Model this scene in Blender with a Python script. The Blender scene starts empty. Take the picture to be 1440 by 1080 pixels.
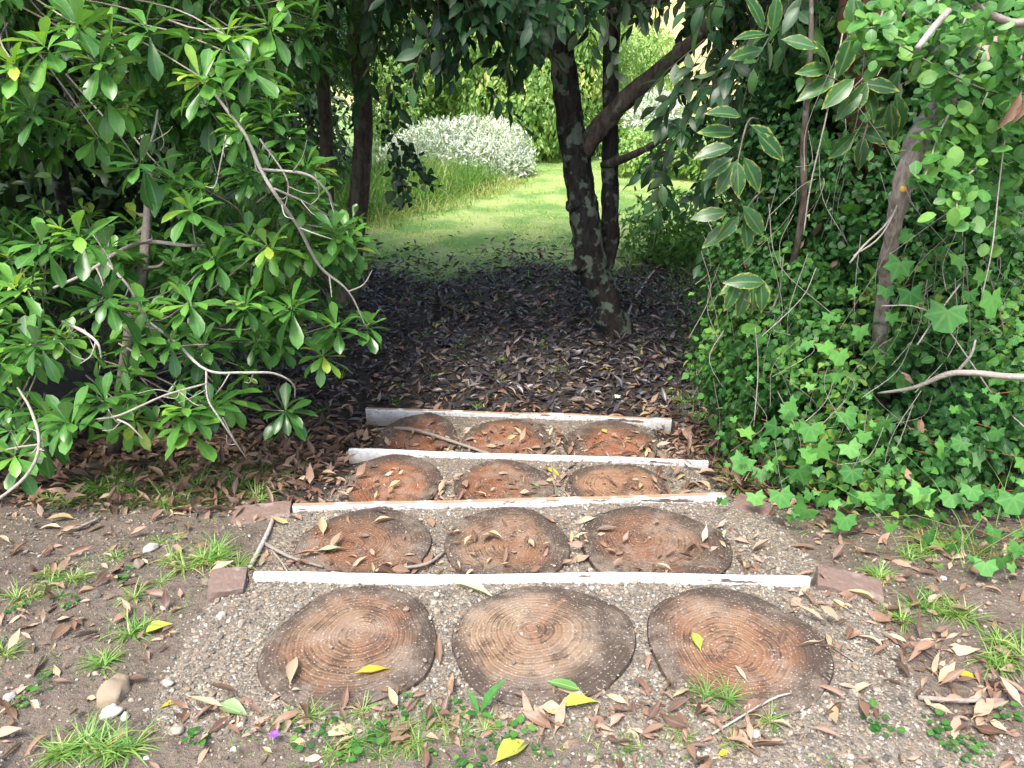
import bpy, math, numpy as np
from mathutils import noise as mnoise, Vector
rng = np.random.default_rng(11)
sc = bpy.context.scene
COL = sc.collection
U = lambda a, b, n=None: rng.uniform(a, b, n)
def nrm(v):
    v = np.asarray(v, float); return v / np.maximum(np.linalg.norm(v, axis=-1, keepdims=True), 1e-9)
def sstep(a, b, x):
    t = np.clip((np.asarray(x, float) - a) / (b - a), 0, 1); return t * t * (3 - 2 * t)

# ------------------------------------------------------------------ camera
FPX, PITCH, HCAM = 1082.0, math.radians(23), 1.5
FW = np.array([0, math.cos(PITCH), -math.sin(PITCH)]); UP = np.array([0, math.sin(PITCH), math.cos(PITCH)]); RT = np.array([1., 0, 0])
def ray(px, py): return FW + RT * (px - 720) / FPX - UP * (py - 540) / FPX
def at(px, py, y):                       # world point at distance y along the path
    d = ray(px, py); return np.array([0, 0, HCAM]) + d * (y / d[1])
def onz(px, py, z):
    d = ray(px, py); return np.array([0, 0, HCAM]) + d * ((z - HCAM) / d[2])
cam = bpy.data.objects.new('camera', bpy.data.cameras.new('camera')); COL.objects.link(cam)
cam.location = (0, 0, HCAM); cam.rotation_euler = (math.radians(90) - PITCH, 0, 0)
cam.data.sensor_width = 36; cam.data.lens = 36 * FPX / 1440; cam.data.clip_start = .05; cam.data.clip_end = 800
sc.camera = cam

# ------------------------------------------------------------------ light
SUN_EL, SUN_AZ = math.radians(62), math.radians(205)      # azimuth clockwise from +Y (north)
w = bpy.data.worlds.new('World'); sc.world = w; w.use_nodes = True
nt = w.node_tree; sky = nt.nodes.new('ShaderNodeTexSky'); sky.sky_type = 'NISHITA'; sky.sun_disc = False
sky.sun_elevation = SUN_EL; sky.sun_rotation = SUN_AZ; sky.dust_density = 4.0; sky.air_density = 1.0; sky.ozone_density = .6
bg = nt.nodes['Background']; bg.inputs['Strength'].default_value = .15
nt.links.new(sky.outputs[0], bg.inputs[0])
sl = bpy.data.lights.new('sun', 'SUN'); sl.energy = 1.5; sl.angle = math.radians(16); sl.color = (1, .97, .92)
so = bpy.data.objects.new('sun', sl); COL.objects.link(so)
sd = Vector((math.sin(SUN_AZ) * math.cos(SUN_EL), math.cos(SUN_AZ) * math.cos(SUN_EL), math.sin(SUN_EL)))
so.rotation_euler = sd.to_track_quat('Z', 'Y').to_euler(); so.location = (0, 0, 20)
sc.view_settings.view_transform = 'Standard'; sc.view_settings.look = 'None'; sc.view_settings.gamma = 1
sc.view_settings.exposure = 1.66
sc.render.engine = 'CYCLES'
cy = sc.cycles; cy.max_bounces = 6; cy.diffuse_bounces = 3; cy.glossy_bounces = 2; cy.transmission_bounces = 3; cy.transparent_max_bounces = 4

# ------------------------------------------------------------------ geometry helpers
class Geo:
    def __init__(s): s.V, s.F, s.A, s.n = [], {}, [], 0
    def add(s, V, F, A=None, mi=0):
        V = np.asarray(V, float).reshape(-1, 3)
        if A is None: A = np.full((len(V), 3), .5)
        for f in F:
            f = np.asarray(f, int)
            if len(f): s.F.setdefault((f.shape[1], mi), []).append(f + s.n)
        s.V.append(V); s.A.append(np.asarray(A, float)); s.n += len(V)
    def build(s, name, mats, parent=None, smooth=True, loc=(0, 0, 0)):
        me = bpy.data.meshes.new(name)
        V = np.concatenate(s.V) - np.asarray(loc); A = np.concatenate(s.A)
        me.vertices.add(len(V)); me.vertices.foreach_set('co', V.astype(np.float32).ravel())
        L, S, M, k0 = [], [], [], 0
        for (k, mi), fs in s.F.items():
            f = np.concatenate(fs); L.append(f.ravel()); S.append(k0 + np.arange(len(f)) * k); M.append(np.full(len(f), mi)); k0 += f.size
        L, S, M = np.concatenate(L), np.concatenate(S), np.concatenate(M)
        me.loops.add(len(L)); me.loops.foreach_set('vertex_index', L.astype(np.int32))
        me.polygons.add(len(S)); me.polygons.foreach_set('loop_start', S.astype(np.int32))
        if not isinstance(mats, (list, tuple)): mats = [mats]
        for m in mats: me.materials.append(m)
        me.polygons.foreach_set('material_index', M.astype(np.int32))
        me.polygons.foreach_set('use_smooth', np.full(len(S), smooth))
        at_ = me.attributes.new('leaf', 'FLOAT_VECTOR', 'POINT'); at_.data.foreach_set('vector', A.astype(np.float32).ravel())
        me.update(calc_edges=True)
        o = bpy.data.objects.new(name, me); COL.objects.link(o)
        if parent is not None: o.parent = parent
        elif tuple(loc) != (0, 0, 0): o.location = loc
        return o
def tag(o, label=None, cat=None, group=None, kind=None):
    if label: o['label'] = label
    if cat: o['category'] = cat
    if group: o['group'] = group
    if kind: o['kind'] = kind
    return o
def thing(name, label, cat, group=None):
    o = bpy.data.objects.new(name, None); COL.objects.link(o); o.empty_display_size = .1
    return tag(o, label, cat, group)

def leaf_tpl(prof, fold=.25, droop=.25, twist=0., wav=0.):
    """unit leaf: length along +Y, width profile [(v, halfwidth)], ends closed"""
    V, UV = [], []; fold = fold * .4; wav = wav * .4; twist = twist * .6
    for i, (v, hw) in enumerate(prof):
        a = droop * v; z0 = -droop * v * v * .5; yy = v * (1 - droop * droop * v * v * .12)
        c, s_ = math.cos(twist * v), math.sin(twist * v) * .35
        for sgn in ((-1, 0, 1) if hw > 0 else (0,)):
            x = sgn * hw; z = abs(x) * fold + wav * sgn * math.sin(v * 9) * hw
            V.append((x * c - z * s_, yy, z0 + x * s_ + z * c)); UV.append((sgn, v))
    F3, F4, idx, k = [], [], [], 0
    for v, hw in prof:
        idx.append(list(range(k, k + (3 if hw > 0 else 1)))); k += len(idx[-1])
    for a, b in zip(idx, idx[1:]):
        if len(a) == 1 and len(b) == 3: F3 += [(a[0], b[1], b[0]), (a[0], b[2], b[1])]
        elif len(a) == 3 and len(b) == 1: F3 += [(a[0], a[1], b[0]), (a[1], a[2], b[0])]
        else: F4 += [(a[0], a[1], b[1], b[0]), (a[1], a[2], b[2], b[1])]
    return dict(V=np.array(V), F=[np.array(F3).reshape(-1, 3), np.array(F4).reshape(-1, 4)], UV=np.array(UV, float))
def frames(d, up):
    """leaf frames: y along d, z as near to up as possible"""
    y = nrm(d); x = np.cross(y, up); bad = np.linalg.norm(x, axis=1) < 1e-3
    x[bad] = np.cross(y[bad], [1., .3, .2]); x = nrm(x); z = np.cross(x, y)
    return np.stack([x, y, z], axis=2)
def inst(g, tpl, pos, R, scale, tint, mi=0):
    n = len(pos)
    if n == 0: return
    m = len(tpl['V']); scale = np.asarray(scale, float)
    if scale.ndim == 1: scale = np.stack([scale] * 3, 1)
    V = tpl['V'][None] * scale[:, None, :]
    V = np.einsum('nij,nmj->nmi', R, V) + np.asarray(pos)[:, None, :]
    A = np.empty((n, m, 3)); A[:, :, :2] = tpl['UV'][None]; A[:, :, 2] = np.asarray(tint)[:, None]
    F = [(f[None] + (np.arange(n) * m)[:, None, None]).reshape(-1, f.shape[1]) for f in tpl['F'] if len(f)]
    g.add(V.reshape(-1, 3), F, A.reshape(-1, 3), mi)
def inst_mix(g, tpls, pos, R, scale, tint, mi=0):
    k = rng.integers(0, len(tpls), len(pos)); scale = np.asarray(scale); tint = np.asarray(tint)
    for i, t in enumerate(tpls):
        q = k == i; inst(g, t, pos[q], R[q], scale[q], tint[q], mi)
def smooth_path(P, n=8):
    P = np.asarray(P, float); Q = np.vstack([2 * P[0] - P[1], P, 2 * P[-1] - P[-2]]); out = []
    for i in range(1, len(Q) - 2):
        for t in np.linspace(0, 1, n, endpoint=False):
            a, b, c, d = Q[i - 1:i + 3]
            out.append(.5 * (2 * b + (c - a) * t + (2 * a - 5 * b + 4 * c - d) * t * t + (3 * b - a - 3 * c + d) * t ** 3))
    out.append(P[-1]); return np.array(out)
def tube(g, P, r, sides=8, n=6, rough=0., mi=0, cap=True, tint=.5, smooth=True):
    P = np.asarray(P, float); rr = np.asarray(r, float) if np.ndim(r) else np.full(len(P), float(r))
    if smooth and len(P) > 2:
        S = smooth_path(P, n); rr = np.interp(np.linspace(0, 1, len(S)), np.linspace(0, 1, len(P)), rr); P = S
    T = nrm(np.gradient(P, axis=0)); nv = np.cross(T[0], [.31, .2, .93] if abs(T[0][2]) < .9 else [1, .1, 0]); nv = nrm(nv)
    V, A = [], []; ang = np.arange(sides) * 2 * math.pi / sides
    for i in range(len(P)):
        nv = nrm(nv - T[i] * np.dot(nv, T[i])); b = np.cross(T[i], nv)
        ring = np.cos(ang)[:, None] * nv + np.sin(ang)[:, None] * b
        k = np.ones(sides)
        if rough: k = np.array([1 + rough * (mnoise.noise(Vector(P[i] * 9 + ring[j] * 1.3)) + .5 * mnoise.noise(Vector(P[i] * 30 + ring[j] * 3))) for j in range(sides)])
        V.append(P[i] + ring * (rr[i] * k)[:, None]); A.append(np.stack([ang / 6.283, np.full(sides, i / len(P)), np.full(sides, tint)], 1))
    V = np.concatenate(V); m = len(P); F = []
    for i in range(m - 1):
        for j in range(sides):
            a = i * sides + j; b2 = i * sides + (j + 1) % sides; F.append((a, b2, b2 + sides, a + sides))
    FF = [np.array(F)]
    if cap: FF += [np.array([list(range(sides))[::-1]]), np.array([list(range((m - 1) * sides, m * sides))])]
    g.add(V, FF, np.concatenate(A), mi)

# ------------------------------------------------------------------ materials
def mat(name):
    m = bpy.data.materials.new(name); m.use_nodes = True; t = m.node_tree; b = t.nodes['Principled BSDF']; return m, t, b
class N:
    def __init__(s, t): s.t = t
    def new(s, typ, **k):
        n = s.t.nodes.new(typ)
        for a, v in k.items(): setattr(n, a, v)
        return n
    def put(s, sock, v):
        if v is None: return
        if isinstance(v, bpy.types.NodeSocket): s.t.links.new(v, sock)
        else: sock.default_value = v
    def math(s, op, a, b=None, c=None, clamp=False):
        n = s.new('ShaderNodeMath', operation=op, use_clamp=clamp)
        for i, v in enumerate((a, b, c)): s.put(n.inputs[i], v)
        return n.outputs[0]
    def mix(s, f, a, b, bt='MIX'):
        n = s.new('ShaderNodeMix', data_type='RGBA', blend_type=bt); s.put(n.inputs[0], f)
        for i, v in ((6, a), (7, b)): s.put(n.inputs[i], (*v, 1) if isinstance(v, tuple) and len(v) == 3 else v)
        return n.outputs[2]
    def ramp(s, f, stops):
        n = s.new('ShaderNodeValToRGB'); e = n.color_ramp.elements
        while len(e) < len(stops): e.new(.5)
        for q, (p, c) in zip(e, stops): q.position = p; q.color = (*c, 1) if len(c) == 3 else c
        s.put(n.inputs[0], f); return n.outputs[0]
    def step(s, a, b, x):
        n = s.new('ShaderNodeMapRange', interpolation_type='SMOOTHSTEP'); s.put(n.inputs[0], x); s.put(n.inputs[1], a); s.put(n.inputs[2], b); return n.outputs[0]
    def noise(s, scale, detail=3, co=None, rough=.55, dist=0.):
        n = s.new('ShaderNodeTexNoise'); n.inputs['Scale'].default_value = scale; n.inputs['Detail'].default_value = detail; n.inputs['Roughness'].default_value = rough; n.inputs['Distortion'].default_value = dist
        s.put(n.inputs['Vector'], co if co is not None else s.co()); return n.outputs[0]
    def co(s):
        if not hasattr(s, '_c'): s._c = s.new('ShaderNodeTexCoord').outputs['Object']
        return s._c
    def attr(s):
        a = s.new('ShaderNodeAttribute', attribute_name='leaf'); x = s.new('ShaderNodeSeparateXYZ'); s.t.links.new(a.outputs['Vector'], x.inputs[0]); return x.outputs
    def bump(s, h, strength=.3, dist=.01):
        n = s.new('ShaderNodeBump'); n.inputs['Strength'].default_value = strength; n.inputs['Distance'].default_value = dist; s.put(n.inputs['Height'], h); return n.outputs[0]
def leaf_mat(name, stops, rough=.38, trans=.3, rib=.35, ribc=(.25, .34, .1), edge=None, back=(.5, .6, .4), backf=.3, spec=.5, spots=0.):
    m, t, b = mat(name); k = N(t); u, v, tn = k.attr()
    c = k.ramp(tn, stops)
    nz = k.noise(55, 2); c = k.mix(.5, c, k.mix(nz, (.45, .45, .45), (1.5, 1.5, 1.5)), 'MULTIPLY')
    au = k.math('ABSOLUTE', u)
    if edge:
        e = k.math('ADD', au, k.math('MULTIPLY', k.math('SUBTRACT', k.noise(60, 4), .5), 1.3))
        c = k.mix(k.math('MULTIPLY', k.step(.74, 1.1, e), .9), c, edge)
        e2 = k.math('ADD', v, k.math('MULTIPLY', k.math('SUBTRACT', nz, .5), .3)); c = k.mix(k.step(.86, 1.0, e2), c, edge)
    if rib: c = k.mix(k.math('MULTIPLY', k.math('SUBTRACT', 1., k.step(.04, .16, au)), rib), c, ribc)
    if spots: c = k.mix(k.math('MULTIPLY', k.step(.62, .7, k.noise(140, 2)), spots), c, (.05, .035, .025))
    ge = k.new('ShaderNodeNewGeometry').outputs['Backfacing']
    c2 = k.mix(k.math('MULTIPLY', ge, backf), c, k.mix(.6, c, back))
    t.links.new(c2, b.inputs['Base Color']); b.inputs['Roughness'].default_value = rough; b.inputs['Specular IOR Level'].default_value = spec
    if trans:
        tr = k.new('ShaderNodeBsdfTranslucent'); t.links.new(k.mix(1., c, (1.5, 1.45, .55), 'MULTIPLY'), tr.inputs[0])
        mx = k.new('ShaderNodeMixShader'); mx.inputs[0].default_value = trans
        t.links.new(b.outputs[0], mx.inputs[1]); t.links.new(tr.outputs[0], mx.inputs[2]); t.links.new(mx.outputs[0], t.nodes['Material Output'].inputs[0])
    return m
def bark_mat(name, c1, c2, lichen=None, scale=14, rough=.85, lf=(.56, .64), bump=.5, spots=None):
    m, t, b = mat(name); k = N(t)
    mp = k.new('ShaderNodeMapping'); mp.inputs['Scale'].default_value = (1, 1, .35); t.links.new(k.co(), mp.inputs[0])
    n1 = k.noise(scale * 2.2, 5, mp.outputs[0], .65); c = k.mix(k.step(.3, .7, n1), c1, c2)
    if spots: c = k.mix(k.step(.55, .63, k.noise(scale * 1.6, 3)), c, spots)
    if lichen: c = k.mix(k.math('MULTIPLY', k.step(*lf, k.noise(scale * .75, 4, None, .6)), .85), c, k.mix(k.noise(scale * 6, 2), lichen, tuple(x * .55 for x in lichen)))
    t.links.new(c, b.inputs['Base Color']); b.inputs['Roughness'].default_value = rough; b.inputs['Specular IOR Level'].default_value = .25
    t.links.new(k.bump(n1, bump, .02), b.inputs['Normal']); return m
def tint_mat(name, stops, rough=.8, sc_=40, amt=.5, bump=0., spec=.3):
    m, t, b = mat(name); k = N(t); u, v, tn = k.attr(); c = k.ramp(tn, stops); nz = k.noise(sc_, 4)
    c = k.mix(amt, c, k.mix(nz, (.35, .35, .35), (1.65, 1.65, 1.65)), 'MULTIPLY')
    t.links.new(c, b.inputs['Base Color']); b.inputs['Roughness'].default_value = rough; b.inputs['Specular IOR Level'].default_value = spec
    if bump: t.links.new(k.bump(nz, bump, .01), b.inputs['Normal'])
    return m
M = {}
M['shrub'] = leaf_mat('shrub_leaf', [(0, (.03, .105, .022)), (.4, (.068, .205, .037)), (.7, (.13, .32, .048)), (.9, (.22, .41, .05)), (1, (.32, .44, .06))], rough=.33, trans=.24, spec=.5, spots=.35, rib=.35, ribc=(.22, .33, .1))
M['stem_red'] = tint_mat('red_stem', [(0, (.2, .07, .04)), (1, (.3, .13, .06))], .6)
M['canopy'] = leaf_mat('canopy_leaf', [(0, (.014, .045, .02)), (.6, (.026, .08, .028)), (1, (.06, .15, .035))], rough=.4, trans=.2, spec=.35, rib=.3, ribc=(.1, .18, .08))
M['ivy'] = leaf_mat('climber_leaf', [(0, (.014, .06, .018)), (.45, (.034, .12, .028)), (.75, (.075, .215, .042)), (.92, (.16, .34, .06)), (1, (.38, .42, .09))], rough=.42, trans=.26, spec=.2, rib=.25)
M['star'] = leaf_mat('lobed_leaf', [(0, (.04, .15, .035)), (.7, (.075, .24, .048)), (.93, (.11, .29, .055)), (1, (.26, .35, .07))], rough=.5, spec=.2, trans=.2, rib=.22, ribc=(.2, .32, .1))
M['round'] = leaf_mat('round_leaf', [(0, (.045, .15, .035)), (.6, (.08, .24, .05)), (1, (.18, .37, .08))], rough=.4, spec=.35, trans=.32, rib=.3)
M['edged'] = leaf_mat('yellow_edged_leaf', [(0, (.02, .075, .025)), (1, (.05, .15, .045))], rough=.34, trans=.25, rib=.4, edge=(.33, .36, .075), spec=.45)
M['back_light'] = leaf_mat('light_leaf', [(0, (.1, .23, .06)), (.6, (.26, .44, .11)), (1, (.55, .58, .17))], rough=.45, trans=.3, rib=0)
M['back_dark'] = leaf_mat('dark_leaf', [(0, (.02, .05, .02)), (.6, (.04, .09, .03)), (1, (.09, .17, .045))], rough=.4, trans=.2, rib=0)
M['silver'] = leaf_mat('silver_leaf', [(0, (.3, .38, .31)), (.5, (.55, .62, .55)), (1, (.75, .8, .74))], rough=.7, trans=.2, rib=0)
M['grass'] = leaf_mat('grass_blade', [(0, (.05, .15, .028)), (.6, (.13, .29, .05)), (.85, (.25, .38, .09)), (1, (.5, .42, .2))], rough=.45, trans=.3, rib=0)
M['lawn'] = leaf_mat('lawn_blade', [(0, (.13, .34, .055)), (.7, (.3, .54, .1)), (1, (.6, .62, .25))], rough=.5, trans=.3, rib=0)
M['dead'] = leaf_mat('dead_leaf', [(0, (.05, .028, .02)), (.25, (.115, .065, .043)), (.5, (.22, .13, .085)), (.7, (.33, .21, .145)), (.85, (.42, .32, .22)), (.93, (.36, .3, .06)), (1, (.62, .5, .06))], rough=.5, trans=.08, rib=.3, ribc=(.4, .28, .18), back=(.45, .38, .32), backf=.5, spots=.5)
M['dead_wet_shade'] = leaf_mat('wet_shaded_dead_leaf', [(0, (.022, .021, .027)), (.5, (.064, .058, .066)), (.82, (.145, .12, .11)), (.93, (.22, .17, .12)), (1, (.36, .28, .12))], rough=.32, trans=0, rib=.2, ribc=(.1, .07, .05), back=(.1, .09, .08), backf=.4, spec=.4)  # deep shade and bluish sky sheen put into the wet leaf colour
M['yellow'] = leaf_mat('yellow_leaf', [(0, (.5, .37, .03)), (.5, (.42, .4, .05)), (1, (.28, .37, .07))], rough=.4, trans=.15, rib=.4, ribc=(.6, .55, .2), spots=.35)
M['green_fallen'] = leaf_mat('green_fallen_leaf', [(0, (.1, .24, .05)), (1, (.34, .42, .24))], rough=.4, trans=.15, rib=.5, ribc=(.4, .48, .25))
M['twig'] = tint_mat('pale_twig', [(0, (.11, .09, .07)), (.5, (.27, .235, .2)), (1, (.44, .41, .37))], .85, 85, .85, .5)
M['stone'] = tint_mat('stone', [(0, (.07, .068, .063)), (.35, (.16, .147, .122)), (.58, (.25, .19, .125)), (.8, (.3, .28, .235)), (1, (.5, .48, .44))], .8, 45, .4, .3)
M['brick'] = None
M['trunk'] = bark_mat('lichen_bark', (.012, .011, .0105), (.046, .042, .038), (.2, .25, .19), 13, lf=(.51, .6))
M['limb'] = bark_mat('pale_bark', (.05, .038, .03), (.17, .14, .115), (.25, .3, .24), 12, lf=(.6, .66))
M['slender'] = bark_mat('slender_bark', (.06, .045, .036), (.17, .14, .115), (.3, .3, .26), 12, lf=(.62, .7))
M['redbark'] = bark_mat('red_bark', (.05, .025, .018), (.2, .1, .065), None, 10)
M['vine'] = bark_mat('vine_bark', (.13, .105, .085), (.36, .31, .26), (.42, .4, .35), 16)
M['dryhill'] = tint_mat('dry_hill_grass', [(0, (.42, .36, .16)), (1, (.3, .34, .1))], .9, .6, .5)

# ground --------------------------------------------------------------------
m, t, b = mat('ground'); k = N(t); gx, lx, wx = k.attr()     # gravel, lawn, litter
n0 = k.noise(1.6, 4); n1 = k.noise(6, 6); n2 = k.noise(60, 4); n3 = k.noise(260, 3); n4 = k.noise(22, 5, None, .7)
soil = k.mix(n1, (.085, .065, .049), (.195, .156, .12)); soil = k.mix(k.step(.5, .75, n4), soil, (.05, .038, .03)); soil = k.mix(.75, soil, k.mix(n2, (.4, .4, .4), (1.6, 1.6, 1.6)), 'MULTIPLY')
vo = k.new('ShaderNodeTexVoronoi'); vo.inputs['Scale'].default_value = 110; t.links.new(k.co(), vo.inputs['Vector'])
sv = k.new('ShaderNodeSeparateColor'); t.links.new(vo.outputs['Color'], sv.inputs[0])
grav = k.ramp(sv.outputs[0], [(0, (.1, .09, .075)), (.4, (.19, .168, .135)), (.7, (.26, .23, .185)), (.88, (.25, .175, .11)), (1, (.5, .47, .42))])
grav = k.mix(k.step(.35, .65, n1), grav, k.mix(.5, grav, (.16, .13, .1)))
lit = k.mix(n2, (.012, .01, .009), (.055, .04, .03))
lawn = k.mix(k.step(.35, .65, n0), (.12, .24, .05), (.32, .4, .13)); lawn = k.mix(.6, lawn, k.mix(n2, (.4, .4, .4), (1.6, 1.6, 1.6)), 'MULTIPLY')
gm = k.step(.4, .6, k.math('ADD', gx, k.math('MULTIPLY', k.math('SUBTRACT', n2, .5), .7)))
lm = k.step(.4, .6, k.math('ADD', lx, k.math('MULTIPLY', k.math('SUBTRACT', n1, .5), .8)))
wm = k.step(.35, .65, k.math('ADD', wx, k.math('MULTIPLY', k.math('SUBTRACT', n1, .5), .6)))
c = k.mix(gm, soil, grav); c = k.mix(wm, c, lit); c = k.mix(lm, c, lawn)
t.links.new(c, b.inputs['Base Color']); b.inputs['Roughness'].default_value = .85
h = k.math('ADD', k.math('ADD', k.math('MULTIPLY', n4, 2.), n2), k.math('ADD', k.math('MULTIPLY', n3, .4), k.math('MULTIPLY', vo.outputs['Distance'], k.math('MULTIPLY', gm, -.6))))
t.links.new(k.bump(h, .8, .016), b.inputs['Normal']); M['ground'] = m
# log cut face ---------------------------------------------------------------
m, t, b = mat('log_cut_face'); k = N(t); s_, th, sd_ = k.attr(); oi = k.new('ShaderNodeObjectInfo'); oc = k.new('ShaderNodeSeparateColor'); t.links.new(oi.outputs['Color'], oc.inputs[0])
warm, pale, dark = oc.outputs[0], oc.outputs[1], oc.outputs[2]
off = k.new('ShaderNodeVectorMath', operation='ADD'); t.links.new(k.co(), off.inputs[0]); t.links.new(oi.outputs['Location'], off.inputs[1]); co = off.outputs[0]
nA, nB, nC = k.noise(4.5, 4, co), k.noise(16, 4, co, .6), k.noise(90, 3, co)
s2 = k.math('ADD', s_, k.math('ADD', k.math('MULTIPLY', k.math('SUBTRACT', nA, .5), .12), k.math('MULTIPLY', k.math('SUBTRACT', nB, .5), .016)))
ring = k.math('ADD', k.math('MULTIPLY', k.math('SINE', k.math('MULTIPLY', s2, 172.)), .5), k.math('MULTIPLY', k.math('SINE', k.math('MULTIPLY', s2, 97.)), .5))
ring = k.math('MULTIPLY_ADD', ring, .5, .5)
core = k.mix(pale, k.mix(warm, (.1, .073, .05), (.25, .087, .034)), (.265, .205, .137))
core = k.mix(k.math('MULTIPLY', k.step(.42, .62, nA), k.math('SUBTRACT', 1., pale)), core, k.mix(warm, (.13, .07, .042), (.2, .07, .03)))
core = k.mix(k.math('MULTIPLY', k.step(.46, .68, nB), .75), core, (.07, .045, .034))
rimc = k.mix(nB, (.02, .016, .014), (.095, .07, .052))
s3 = k.math('ADD', s2, k.math('MULTIPLY', k.math('SUBTRACT', k.noise(3.2, 3, co), .5), 1.1))
rm = k.math('MULTIPLY', k.step(.56, .86, s3), .95); rm = k.math('MAXIMUM', rm, k.math('MULTIPLY', k.step(.35, .9, s3), dark))
c = k.mix(rm, core, rimc)
rc = k.mix(ring, (.42, .37, .33), (1.34, 1.32, 1.28)); c = k.mix(k.math('MULTIPLY', k.math('SUBTRACT', .95, k.math('MULTIPLY', rm, .6)), k.step(.3, .6, nB)), c, rc, 'MULTIPLY')
# drying cracks that run out from the pith
ck = None
for q, f0 in ((.13, .75), (.52, .5), (.79, .35)):
    dth = k.math('ABSOLUTE', k.math('SUBTRACT', k.math('FRACT', k.math('ADD', th, k.math('ADD', k.math('MULTIPLY', nA, .12), k.math('ADD', oi.outputs['Random'], q)))), .5))
    l = k.math('MULTIPLY', k.math('LESS_THAN', k.math('MULTIPLY', dth, s_), k.math('MULTIPLY', nB, .007)), k.math('LESS_THAN', s_, f0)); ck = l if ck is None else k.math('MAXIMUM', ck, l)
c = k.mix(k.math('MULTIPLY', k.math('MULTIPLY', ck, oi.outputs['Alpha']), .6), c, (.24, .13, .075))
c = k.mix(k.math('MULTIPLY', k.step(.46, .62, k.noise(5, 7, co, .8)), .4), c, (.27, .22, .175))
c = k.mix(k.math('MULTIPLY', k.step(.62, .68, k.noise(150, 2, co)), .7), c, (.4, .36, .31))
t.links.new(c, b.inputs['Base Color']); b.inputs['Roughness'].default_value = .75; b.inputs['Specular IOR Level'].default_value = .3
hh = k.math('ADD', k.math('MULTIPLY', ring, .35), k.math('ADD', k.math('MULTIPLY', nC, .6), k.math('MULTIPLY', ck, -1.)))
t.links.new(k.bump(hh, .6, .006), b.inputs['Normal']); M['cut'] = m
M['logbark'] = bark_mat('log_bark', (.025, .019, .015), (.11, .08, .06), None, 22, bump=.8)
# painted board ---------------------------------------------------------------
def paint_mat(name, bare):
    m, t, b = mat(name); k = N(t); g = k.new('ShaderNodeTexCoord').outputs['Generated']; sx = k.new('ShaderNodeSeparateXYZ'); t.links.new(g, sx.inputs[0])
    mp = k.new('ShaderNodeMapping'); mp.inputs['Scale'].default_value = (.35, 1, 1.6); t.links.new(k.co(), mp.inputs[0])
    n1, n2, n3 = k.noise(26, 5, mp.outputs[0], .65), k.noise(9, 4), k.noise(70, 4)
    c = k.mix(n2, (.5, .52, .55), (.74, .75, .76))
    c = k.mix(k.math('MULTIPLY', k.step(.48, .64, n3), .55), c, (.4, .36, .31))
    st = k.new('ShaderNodeMapping'); st.inputs['Scale'].default_value = (1, 1, .12); t.links.new(k.co(), st.inputs[0]); c = k.mix(k.math('MULTIPLY', k.step(.52, .7, k.noise(45, 4, st.outputs[0], .6)), .5), c, (.33, .3, .26))
    c = k.mix(k.math('MULTIPLY', k.step(1.3, .8, k.math('ADD', sx.outputs[2], k.math('MULTIPLY', n1, .8))), .8), c, (.24, .2, .155))
    chip = k.step(*((.56, .6) if bare else (.61, .65)), n1); c = k.mix(chip, c, k.mix(n3, (.07, .05, .04), (.2, .14, .1)))
    t.links.new(c, b.inputs['Base Color']); b.inputs['Roughness'].default_value = .5
    t.links.new(k.bump(k.math('SUBTRACT', k.math('MULTIPLY', n3, .3), chip), .4, .003), b.inputs['Normal']); return m
M['paint'] = paint_mat('white_paint', False); M['paint_worn'] = paint_mat('worn_white_paint', True)
m, t, b = mat('bare_wood'); k = N(t); mp = k.new('ShaderNodeMapping'); mp.inputs['Scale'].default_value = (.08, 1, 1); t.links.new(k.co(), mp.inputs[0])
nw = k.noise(120, 4, mp.outputs[0]); c = k.mix(nw, (.2, .12, .07), (.42, .29, .19)); c = k.mix(k.step(.5, .62, k.noise(7, 4)), c, (.6, .56, .5)); t.links.new(c, b.inputs['Base Color']); b.inputs['Roughness'].default_value = .7; M['wood'] = m
m, t, b = mat('old_brick'); k = N(t); n1, n2 = k.noise(14, 5), k.noise(70, 4)
c = k.mix(n2, (.11, .075, .06), (.2, .135, .11)); c = k.mix(k.math('MULTIPLY', k.step(.5, .66, n1), .6), c, (.3, .25, .215)); c = k.mix(k.step(.6, .7, k.noise(9, 4)), c, (.12, .09, .07))
t.links.new(c, b.inputs['Base Color']); b.inputs['Roughness'].default_value = .9; t.links.new(k.bump(n2, .7, .008), b.inputs['Normal']); M['brick'] = m
m, t, b = mat('violet_petal'); b.inputs['Base Color'].default_value = (.2, .06, .6, 1); M['violet'] = m
m, t, b = mat('white_petal'); b.inputs['Base Color'].default_value = (.8, .8, .68, 1); M['petal'] = m
m, t, b = mat('orange_lichen'); b.inputs['Base Color'].default_value = (.65, .36, .04, 1); M['orange'] = m

# ------------------------------------------------------------------ terrain
BOARDS = [((-.818, 1.997), (.936, 1.983), 0.), ((-.863, 2.586), (.86, 2.661), -.115), ((-.807, 3.368), (.944, 3.251), -.28), ((-.86, 4.101), (.91, 3.947), -.395)]
def by(k, x):
    (x0, y0), (x1, y1), z = BOARDS[k]; return y0 + (y1 - y0) * (np.asarray(x) - x0) / (x1 - x0)
ROWS = [(-.012, [(-.453, .476, 1.455, 1.97), (.087, .518, 1.48, 1.972), (.629, .514, 1.45, 1.95)]), (-.127, [(-.539, .506, 2.13, 2.615), (-.017, .447, 2.12, 2.61), (.517, .546, 2.1, 2.61)]),
        (-.288, [(-.542, .446, 2.8, 3.39), (-.035, .444, 2.8, 3.29), (.473, .452, 2.8, 3.26)]), (-.405, [(-.518, .461, 3.44, 4.05), (-.029, .481, 3.44, 4.0), (.533, .5, 3.42, 3.97)])]
LOGS = []
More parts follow.
